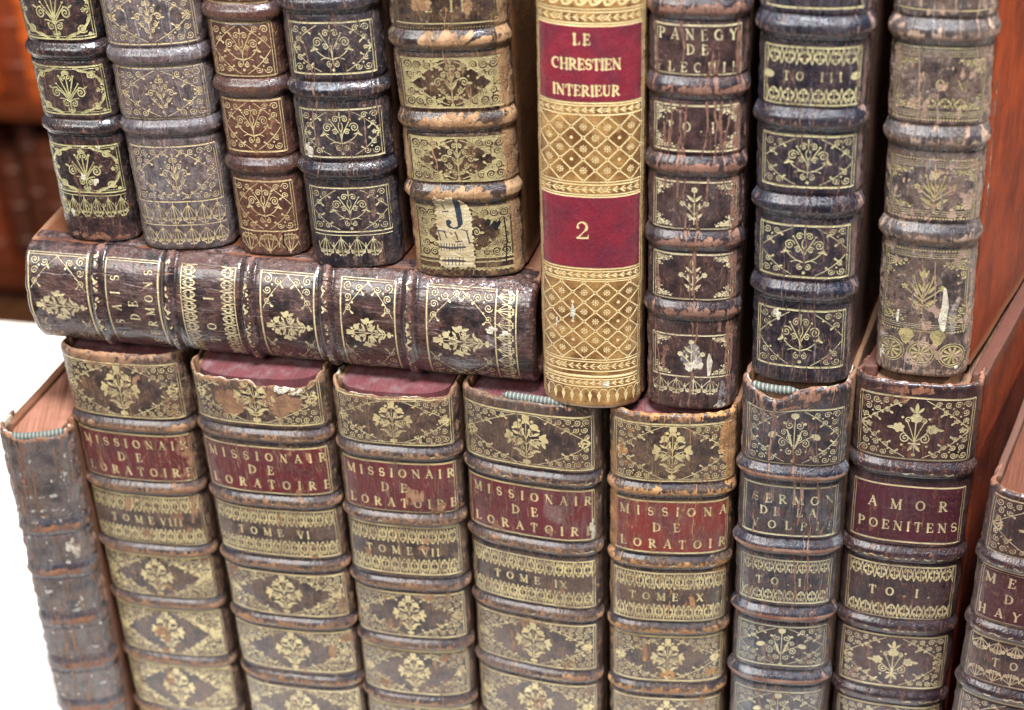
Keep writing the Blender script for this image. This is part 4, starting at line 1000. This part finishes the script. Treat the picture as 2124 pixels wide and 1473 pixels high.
def d_u4(cv):
    X = cv.X - .16
    for y0, y1 in ((7.05, 8.75), (4.15, 5.82), (1.40, 3.02), (9.9, 11.6), (12.6, 14.3)):
        panel(cv, y0, y1, M_SCROLL, .24, .42, 'tri', .34, .46, .028, X, 0, M_SIDE if y0 > 3 else None, False, .045)
    cv.hline(1.26, .04, -X, X); roll(cv, .42, 1.2, -X * .9, X * .7, .6, 'palm', .034, 'top')
    cracks(cv, 70, 55, (.5, 3), (.012, .045), y0=3.5); cracks(cv, 12, 56, (.5, 2), (.01, .03), ch='K', amp=.6)
    blotch(cv, -1.15, 4.35, .16, .26, 'P', 5, 10, 1); blotch(cv, -.3, 6.62, .9, .10, 'D', 6, 18, .7); blotch(cv, .8, .9, .6, .5, 'K', 9, 3, .0)
book("blue-black cracked volume with a cream chip at its left edge, in the upper row", (-3.93, 1.79, 21.46), 8.7, -.9, 3.10, .5, 16.5, d_u4,
     (leather("blue black cracked calf", dark=(.026, .022, .032), mid=(.060, .042, .046), tan=(.30, .17, .11), tan2=(.17, .09, .065), wear=-.04, goldwear=.34, dust=.20, offs=10.4, rough=.30, gold=(.62, .57, .30), gold2=(.44, .40, .2), dustc=(.24, .24, .27)), brd_brown, pages_brown), [9.35, 6.45, 3.62, 12.1], 0, (0, 10.6),
     dirang=-4, group=up_group, seed=54, ridge_h=.14, ridge_w=.24)
def d_u5(cv):
    X = cv.X - .2
    for y0, y1 in ((6.17, 7.80), (3.6, 5.12), (.78, 2.64)):
        panel(cv, y0, y1, M_DIAMOND, .20, .47, 'tri', .46, .55, .036, X, .80, None, False, .05, kx=.80, ky=1.25)
    cv.hline(8.95, .03, -X, X); roll(cv, 8.72, 8.88, -X, X, .09, 'bead'); text(cv, "E.II", .0, 9.5, .34, fit=1.2, weight=.95); cv.vline(X, 8.9, 10.4, .03); rules(cv, 8.95, 10.3, X, .03, False)
    rules(cv, 11.2, 12.6, X, .04, True); panel(cv, 13.4, 15.2, M_DIAMOND, .2, .46, M_CORNER_BIG, .42, .52, .044, X, .8, None)
    cv.hline(.62, .07, -X, X); cv.hline(.36, .09, -X, X); roll(cv, .26, .36, -X, X, .16, 'bead')
    cracks(cv, 34, 57, (.4, 2.5), (.01, .03)); 
    for y, s in ((8.4, 1), (5.7, 2), (3.1, 3)): blotch(cv, 0, y, 1.6, .26, 'W', s + 60, 34, 1.0)
    blotch(cv, 1.75, 5, .35, 6, 'W', 11, 50, .75); blotch(cv, -.7, 9.6, .35, .3, 'W', 4, 8, .8); blotch(cv, .7, 9.6, .2, .4, 'W', 14, 8, .6); blotch(cv, 1.0, 2.0, .3, .2, 'K', 5, 6, .8); cv.stroke([(1.35, 2.2), (1.4, 1.4), (1.33, .6)], .05, 'K')
    blotch(cv, -1.75, 2, .12, 6, 'W', 15, 26, .7)
b5, g5 = book("thick tan-worn volume with a torn paper shelf sticker at its foot", (-.01, 1.70, 21.46), 5.7, -1.62, 3.68, .5, 17, d_u5,
     (leather("rubbed tan calf", dark=(.050, .028, .026), mid=(.13, .070, .042), tan=(.40, .23, .11), tan2=(.25, .125, .055), wear=.13, goldwear=.24, dust=.12, offs=11.5, rough=.34, gold=(.46, .40, .18), gold2=(.32, .27, .12)), board_leather("rust worn boards", (.20, .085, .03), (.10, .045, .02), top=.5), pages_brown), [8.36, 5.64, 3.12, 10.8, 13.0], 0, (0, 10.6),
     dirang=-4.5, group=up_group, seed=55, ridge_h=.13, ridge_w=.26)
stick = NT("old paper with ink"); _G, _W, _L, _K = stick.attr("tool")
_n = stick.noise(300, 6, .6); _n2 = stick.noise(90, 4, .6)
_c = stick.mix(stick.ramp(_n, .3, .7), (.40, .30, .16), (.52, .43, .27)); _c = stick.mix(stick.math('MULTIPLY', stick.ramp(_n2, .5, .75), .6), _c, (.27, .16, .07))
_c = stick.mix(stick.ramp(stick.math('ADD', _G, stick.math('MULTIPLY', stick.math('SUBTRACT', _n, .5), .4)), .45, .65), _c, (.02, .028, .04))
_c = stick.mix(stick.ramp(stick.math('ADD', _W, stick.math('MULTIPLY', stick.math('SUBTRACT', _n, .5), .7)), .45, .7), _c, (.07, .05, .055))
stick.set(stick.b.inputs['Base Color'], _c); stick.b.inputs['Roughness'].default_value = .6
stick.set(stick.b.inputs['Normal'], stick.bump(_n, .4, .0004))
def sticker_in(u, v):
    n = .04 * np.sin(v * 17 + 1) + .03 * np.sin(v * 41) ; m = .05 * np.sin(u * 13) + .03 * np.sin(u * 37)
    a = (u > -.90 + n * .6 + .0 * v) & (v > .38 + m) & (v < 3.05 + m) & (u < .30 + n * .5)
    rr = ((u + .46) / .78) ** 2 + ((v - 2.2) / .92) ** 2
    a &= ~((v > 2.2) & (u > -.46) & (rr > 1))
    a &= ~((u < -.80) & (v < 2.86) & (v > 2.3) & (u < -.88 + n))
    return a
def sticker_ink(cv):
    cv.stroke([(-.18, 2.98), (-.12, 2.5), (-.10, 2.1)], [.20, .20, .17]); cv.stroke(_arc(-.30, 2.08, .20, .18, 0, -170, 8), [.17, .12, .08, .07, .07, .08, .1, .1]); cv.dot(-.47, 2.13, .09)
    for q in ([(-.66, 2.75), (-.56, 2.6)], [(-.64, 2.5), (-.46, 2.52)], [(-.95, 1.82), (-.62, 1.78)], [(-.86, 1.82), (-.78, 1.45)], [(-.66, 1.8), (-.58, 1.55)], [(-.45, 1.75), (-.4, 1.7)], [(-.28, 1.76), (-.2, 1.4)], [(-.3, 1.4), (-.08, 1.42)], [(-.08, 1.85), (.12, 1.8)], [(.1, 1.8), (.16, 1.35)], [(.14, 1.35), (.24, 1.36)]): cv.stroke(q, .05, 'W')
    cv.stroke([(-.92, 1.2), (-.5, 1.16), (.0, 1.2)], .085, 'W'); cv.stroke([(-.78, .68), (-.4, .7), (-.05, .66)], .08, 'W')
    for i in range(9): cv.stroke([(-.8 + i * .09, 1.06), (-.78 + i * .09, 1.34)], .03, 'W')
    for i in range(6): cv.stroke([(-.72 + i * .12, .52), (-.70 + i * .12, .80)], .03, 'W')
patch("paper_sticker", g5, sticker_in, b5, stick.m, .03, sticker_ink, .2, 3.4, -1.3, .6, curl=lambda u, v: .05 * sstep((v - 2.7) / .5) * sstep((-u - .5) / .5))

def flower(cv, x, y):
    for k in range(8):
        a = k * math.pi / 4; cv.stroke([(x + .05 * math.cos(a), y + .05 * math.sin(a)), (x + .098 * math.cos(a), y + .098 * math.sin(a))], [.02, .046])
    cv.dot(x, y, .03)
def d_u6(cv):
    X = cv.X + .02
    roll(cv, 14.1, 14.55, -X, X, .42, 'wave', .03); cv.hline(14.6, .05, -X, X)
    for a, b_ in ((13.60, 13.94), (10.70, 11.0), (8.02, 8.36), (5.0, 5.28), (1.5, 1.86), (.9, 1.18)):
        cv.hline(a, .045, -X, X); cv.hline(b_, .045, -X, X); cv.hline(b_ + .09, .03, -X, X); roll(cv, a + .04, b_ - .03, -X, X, .5, 'leafband', .026)
    cv.hline(1.32, .045, -X, X); cv.hline(4.93, .03, -X, X)
    for a, b_ in ((11.08, 13.52), (5.38, 7.94)): cv.rect(-X, X, a, b_, 'L'); cv.rect(-X, X, a, b_, 'G', 'sub'); cv.hline(a, .05, -X, X); cv.hline(b_, .05, -X, X)
    for s in (-1, 1): cv.vline(s * (X + .03), .3, 20, .035); cv.vline(s * (X + .13), .3, 20, .045)
    def trellis(y0, y1, p=.34):
        rows = int(round((y1 - y0) / p)); p2 = (y1 - y0) / rows; n = int(round(2 * X / .36)); q = 2 * X / n
        for j in range(rows + 1):
            for i in range(n + 1):
                x = -X + i * q; y = y0 + j * p2
                if (i + j) % 2 == 0:
                    for s in (1, -1):
                        if -X - .01 <= x + s * q <= X + .01 and j < rows: cv.stroke([(x + s * q * .15, y + p2 * .15), (x + s * q * .85, y + p2 * .85)], .042)
                    cv.stroke([(x, y - .06), (x + .06, y), (x, y + .06), (x - .06, y), (x, y - .06)], .024)
                elif 0 < i < n and 0 < j < rows:
                    if (j // 1) % 2 == 1 or i % 4 == 1: flower(cv, x, y)
                    else: cv.dot(x, y, .055); 
    trellis(8.48, 10.66); trellis(1.98, 4.86)
    roll(cv, .30, .86, -X, X, .30, 'pend', .024, 'top')
    text(cv, "LE", -.22, 13.1, .34, track=.09, weight=1.1, wob=.02); text(cv, "CHRESTIEN", -.1, 12.32, .34, fit=2.1, weight=1.15, wob=.02); 
    text(cv, "INTERIEUR", -.1, 11.48, .33, fit=2.05, weight=1.15, wob=.02); text(cv, "2", -.22, 6.75, .62, weight=.75, wob=0)
    for x, y, a, b_, s in ((-.55, 3.7, .09, .42, 1), (-1.1, 3.3, .04, .3, 2), (.55, .98, .16, .16, 3)): blotch(cv, x, y, a, b_, 'P', s, 8, .8)
    cv.ch['D'] -= 0
book("smooth honey-gilt volume with two red labels lettered LE CHRESTIEN INTERIEUR and 2", (4.30, .48, 17.55), 4.6, .37, 3.31, .6, 19, d_u6,
     (leather("honey coloured gilt calf", dark=(.34, .14, .045), mid=(.56, .31, .105), tan=(.16, .055, .025), tan2=(.26, .10, .03), label=(.30, .028, .045), label2=(.17, .024, .045), wear=-.16, goldwear=.10, dust=.04, offs=12.6, rough=.26, gold=(.80, .68, .32), gold2=(.66, .55, .24), crackle=.1, wrinkle=.1), brd_brown, pages_brown), [], 0, (0, 15.2),
     dirang=-5, group=up_group, seed=56, sn=2.35, rough_h=.003, labels=[(11.08, 13.52, -1.6, 1.6, "title_label", "glossy red label lettered LE CHRESTIEN INTERIEUR"), (5.38, 7.94, -1.6, 1.6, "volume_label", "glossy red label with gilt numeral 2")])

def d_u7(cv):
    X = cv.X - .14
    rules(cv, 11.98, 13.5, X, .045, False); text(cv, "PANEGY", .0, 13.22, .33, fit=2.35, weight=.95, worn=(3,)); text(cv, "DE", .0, 12.76, .30, track=.2, weight=.95); text(cv, "FLECHIE", .0, 12.2, .30, fit=2.45, weight=1.0, worn=(0, 6))
    rules(cv, 9.5, 10.98, X, .045, False); corners(cv, M_CORNER, 9.55, 10.94, -X + .06, X - .06, .28, .36, .028); text(cv, "TO.I.", .0, 10.28, .32, fit=1.8, weight=.9)
    for y0, y1 in ((6.82, 8.44), (4.28, 5.9), (1.32, 2.92), (15, 16.6)): panel(cv, y0, y1, M_PLANT, .21, .40, M_CORNER, .24, .3, .030, X, 0, None, False, .042)
    roll(cv, .6, 1.26, -X, X * .7, .62, 'palm', .036, 'top')
    cracks(cv, 60, 58, (.8, 4.5), (.02, .075)); cracks(cv, 16, 59, (.6, 3), (.08, .2), amp=.55, gold=False)
    for y, s in ((11.5, 1), (8.95, 2), (6.35, 3), (3.8, 4), (14.0, 5)): blotch(cv, 0, y, 1.5, .2, 'W', s + 80, 26, .75)
    blotch(cv, 0, 2.0, .45, .45, 'D', 3, 14, .9); blotch(cv, .1, 1.75, .3, .22, 'P', 7, 9, .75); cv.stroke([(.58, 2.2), (.60, 1.9), (.58, 1.35)], [.06, .2, .08], 'P')
    cv.stroke([(1.05, 1.1), (1.08, .6), (1.0, .15)], [.1, .3, .25], 'D', val=1); blotch(cv, .9, .16, .35, .09, 'P', 9, 8, .9); blotch(cv, 1.25, 7, .2, 7, 'W', 10, 36, .6)
book("flaking brown volume lettered PANEGY DE FLECHIE with pale chips near its foot", (7.62, .84, 17.55), 3.0, -.4, 2.95, .5, 18.5, d_u7,
     (leather("flaking brown calf", dark=(.045, .026, .030), mid=(.095, .050, .045), tan=(.26, .125, .082), tan2=(.16, .075, .052), wear=.06, goldwear=.30, dust=.16, offs=13.7, rough=.38, gold=(.66, .60, .34), gold2=(.5, .45, .24)), brd_brown, pages_brown), [14.0, 11.52, 8.96, 6.36, 3.82, 16.9], 0, (0, 15.2),
     dirang=-6.5, group=up_group, seed=57, ridge_h=.12, ridge_w=.27)

def d_u8(cv):
    X = cv.X - .14
    rules(cv, 12.74, 14.3, X, .045, False)
    rollpair(cv, 9.76, 11.54, .52, X, 'lat', .44, .032); text(cv, "TO III", .02, 10.65, .28, fit=1.7, weight=.9)
    for s in (-1, 1): cv.motif([('l', (0, 0), (1, 0), 1.0)], s * X, 10.65, -s * .3, .2, .03, mirror=False)
    for y0, y1 in ((7.08, 8.76), (3.98, 5.76), (.66, 2.76), (15.6, 17)): panel(cv, y0, y1, M_SCROLL, .24, .41, 'tri', .36, .44, .028, X, 0, None, False, .05)
    cracks(cv, 80, 61, (.8, 4), (.010, .038), amp=.7); cracks(cv, 30, 62, (.5, 2), (.01, .03), ch='D', amp=.7)
    blotch(cv, -.75, 2.55, .14, .2, 'P', 5, 8, .9); blotch(cv, 0, 1.2, 1.1, .5, 'W', 6, 6, .3); blotch(cv, 1.62, 8, .12, 8, 'W', 10, 40, .7)
book("blue-black glossy-banded volume lettered TO III, between two wider gaps in the upper row", (11.14, .75, 19.05), -1.2, -1.23, 3.17, .55, 17.5, d_u8,
     (leather("blue black glossy calf", dark=(.024, .020, .032), mid=(.055, .040, .050), tan=(.26, .15, .11), tan2=(.15, .075, .055), wear=-.03, goldwear=.26, dust=.22, offs=14.8, rough=.24, gold=(.64, .60, .30), gold2=(.46, .42, .2), dustc=(.22, .23, .28)), brd_brown, pages_brown), [12.12, 9.26, 6.4, 3.42, 15.0], 0, (0, 14.4),
     dirang=-8.5, group=up_group, seed=58, ridge_h=.15, ridge_w=.28)

def d_u9(cv):
    X = cv.X - .1
    cv.hline(12.44, .03, -X, X)
    for y0, y1 in ((9.05, 11.3), (5.78, 7.76), (1.74, 4.66), (13.2, 15.2)):
        for y, s in ((y0, 1), (y1, -1)):
            for k in range(3): cv.hline(y + s * (.10 + k * .07), .022, -X, X, val=.8)
            roll(cv, y - .05, y + .05, -X, X, .09, 'bead')
        corners(cv, M_CORNER, y0 + .3, y1 - .3, -X + .05, X - .05, .3, .3, .028)
        for s in (-1, 1): cv.vline(s * X, y0, y1, .025); cv.vline(s * (X - .07), y0, y1, .02)
    text(cv, "TOM", .1, 10.15, .34, fit=1.5, weight=.8, worn=(0, 2)); roll(cv, 9.4, 9.75, -.9, .9, .5, 'lat', .02, 'bot')
    cv.motif(M_TULIP, .1, 6.75, .66, .72, .034); cv.motif(M_TULIP, -.05, 3.25, .72, .78, .036)
    for i, x in enumerate((-.98, .0, .98)):
        for r_, w_ in ((.44, .03), (.36, .05)): cv.stroke(_arc(x, .95 - .04 * i, r_, r_, 0, 360, 26), w_)
        if i < 3:
            for k in range(10):
                a = k * math.pi / 5; cv.stroke([(x + .08 * math.cos(a), .95 - .04 * i + .08 * math.sin(a)), (x + .27 * math.cos(a), .95 - .04 * i + .27 * math.sin(a))], [.04, .10])
            cv.dot(x, .95 - .04 * i, .05)
    for x in (-.49, .49): cv.stroke([(x, 1.56), (x, 1.4), (x, 1.22)], [.5, .3, .05]); 
    cracks(cv, 50, 63, (.6, 3), (.012, .05)); cracks(cv, 30, 64, (.5, 2), (.012, .04), ch='D', amp=.8)
    r = np.random.default_rng(5)
    for _ in range(110): blotch(cv, r.uniform(-1.5, 1.5), r.uniform(0, 13), r.uniform(.06, .22), r.uniform(.06, .3), 'W', int(r.integers(1e6)), 5, r.uniform(.45, .8))
    for _ in range(170): blotch(cv, r.uniform(-1.5, 1.5), r.uniform(0, 13.5), r.uniform(.04, .13), r.uniform(.04, .16), 'R', int(r.integers(1e6)), 4, r.uniform(.7, 1))
    cv.stroke([(.62, 3.3), (.66, 2.7), (.60, 2.2), (.64, 1.8)], [.1, .22, .26, .14], 'P', val=.95); cv.stroke([(1.0, 2.9), (.9, 2.4), (.95, 1.7)], [.1, .22, .12], 'D', val=.9); cv.stroke([(-1.35, 1.35), (-1.2, 1.1)], [.25, .2], 'D', val=1.0); cv.stroke([(-.78, 2.4), (-.8, 2.0)], .08, 'P'); blotch(cv, -1.3, .7, .1, .35, 'P', 7, 8, .7); cv.dot(1.15, .4, .07, 'P')
    cv.ch['D'] += .10
book("mottled tan volume with gilt wheels at its foot and a red-orange side", (14.98, 1.70, 19.05), -5.8, -2.3, 2.93, .5, 17.5, d_u9,
     (leather("mottled scuffed calf", dark=(.07, .045, .045), mid=(.20, .125, .095), tan=(.40, .26, .18), tan2=(.26, .15, .10), wear=.24, goldwear=.30, dust=.34, offs=15.9, rough=.36, gold=(.47, .41, .17), gold2=(.34, .29, .12), dustc=(.30, .27, .25)), brd_red_up, pages_brown), [11.75, 8.42, 5.18, 14.6], 0, (0, 14.2),
     dirang=-18, group=up_group, seed=59, ridge_h=.15, ridge_w=.3, D=10.5)

# ------------------------------------------------------------------ table, floor and bookcase behind
print("setting")
tmat = plain("white painted table top", (.92, .915, .90), (.89, .885, .87), 9, .45, .15, .0005)
t = bpy.data.objects.new("table", None); COL.objects.link(t); t.location = (0, -.15, -.775)
tag(t, "white table top that the books stand on, bare at the left", "table")
bm = bmesh.new(); box_bm(bm, -1.0, .8, .06, .475, .72, .7495, .004)
from_bm("table_top", bm, t, tmat, False)
for x in (-.93, .73):
    for y in (.12, .41):
        bm = bmesh.new(); box_bm(bm, x - .03, x + .03, y - .03, y + .03, 0, .719, .003); from_bm("leg", bm, t, tmat, False)
fl = plain("dark floor boards", (.05, .022, .012), (.09, .04, .02), 6, .5, .3, .002, (8, 1, 1))
bm = bmesh.new(); box_bm(bm, -4, 4, -2.5, 3.2, -.80, -.776)
tag(from_bm("floor", bm, None, fl, False), kind='structure')
wl = plain("brown plaster wall", (.10, .055, .035), (.06, .03, .02), 3, .8, .2, .002)
bm = bmesh.new(); box_bm(bm, -4, 4, 2.2, 2.3, -.775, 2.4)
tag(from_bm("wall", bm, None, wl, False), kind='structure')
wood = plain("red brown bookcase wood", (.15, .035, .010), (.05, .012, .005), 10, .4, .4, .002, (1, 1, .12))
bc = bpy.data.objects.new("bookcase", None); COL.objects.link(bc); bc.location = (-.35, 1.5, -.775)
tag(bc, "out-of-focus red brown bookcase behind the table", "bookcase")
bm = bmesh.new(); box_bm(bm, -.9, .9, .36, .38, 0, 2.0); from_bm("back_panel", bm, bc, wood, False)
for x in (-.9, .9):
    bm = bmesh.new(); box_bm(bm, x - .02, x + .02, 0, .359, 0, 2.0, .003); from_bm("side_panel", bm, bc, wood, False)
zs = [.02, .30, .56, .84, 1.12, 1.40, 1.68]
for z in zs:
    bm = bmesh.new(); box_bm(bm, -.879, .879, .0, .359, z, z + .022, .003); from_bm("shelf", bm, bc, wood, False)
far_m = [plain("far calf %d" % i, c, tuple(x * .5 for x in c), 30, .5, .3, .002, (1, 1, .2)) for i, c in enumerate([(.62, .14, .03), (.24, .05, .018), (.85, .24, .04), (.10, .03, .015), (.42, .09, .025), (.95, .42, .18)])]
far_names = ["orange calf", "dark brown calf", "amber calf", "blackish calf", "rust calf", "pale salmon"]
protos = {}
r = np.random.default_rng(12)
cnt = 0
for si, z in enumerate(zs[:4]):
    x = -.87
    while x < -.02:
        wd = r.uniform(.028, .052); hh = r.uniform(.17, .235); mi = int(r.choice([0, 1, 2, 3, 4, 5], p=[.16, .28, .10, .24, .13, .09]))
        bm = bmesh.new()
        # rounded spine, two raised bands, squares and page block in one small solid
        sec = [(-.5, .15)] + [(-.5 * math.cos(a), -.06 * math.sin(a)) for a in np.linspace(0, math.pi, 9)] + [(.5, .15)]
        lv = [0, .16, .18, .21, .23, .48, .50, .53, .55, .80, .82, .85, .87, 1]
        bulge = [0, 0, .003, .003, 0, 0, .003, .003, 0, 0, .003, .003, 0, 0]
        rows = [[bm.verts.new((q[0] * wd, q[1] * (1 if q[1] > 0 else .2) - (b_ if q[1] <= 0 else 0), l * hh)) for q in sec] for l, b_ in zip(lv, bulge)]
        for a, b_ in zip(rows[:-1], rows[1:]):
            for i in range(len(sec)): bm.faces.new([a[i], a[(i + 1) % len(sec)], b_[(i + 1) % len(sec)], b_[i]])
        bm.faces.new(rows[0][::-1]); bm.faces.new(rows[-1])
        bmesh.ops.recalc_face_normals(bm, faces=bm.faces)
        o = from_bm("far_book", bm, None, far_m[mi], False)
        o.location = (-.35 + x + wd / 2, 1.53 + r.uniform(0, .03), -.775 + z + .0225)
        tag(o, "blurred old book on a shelf of the bookcase behind the table", "book", "blurred books in the bookcase behind")
        x += wd + r.uniform(.001, .006) + (.09 if r.random() < .05 else 0)
        cnt += 1
print("far books", cnt)
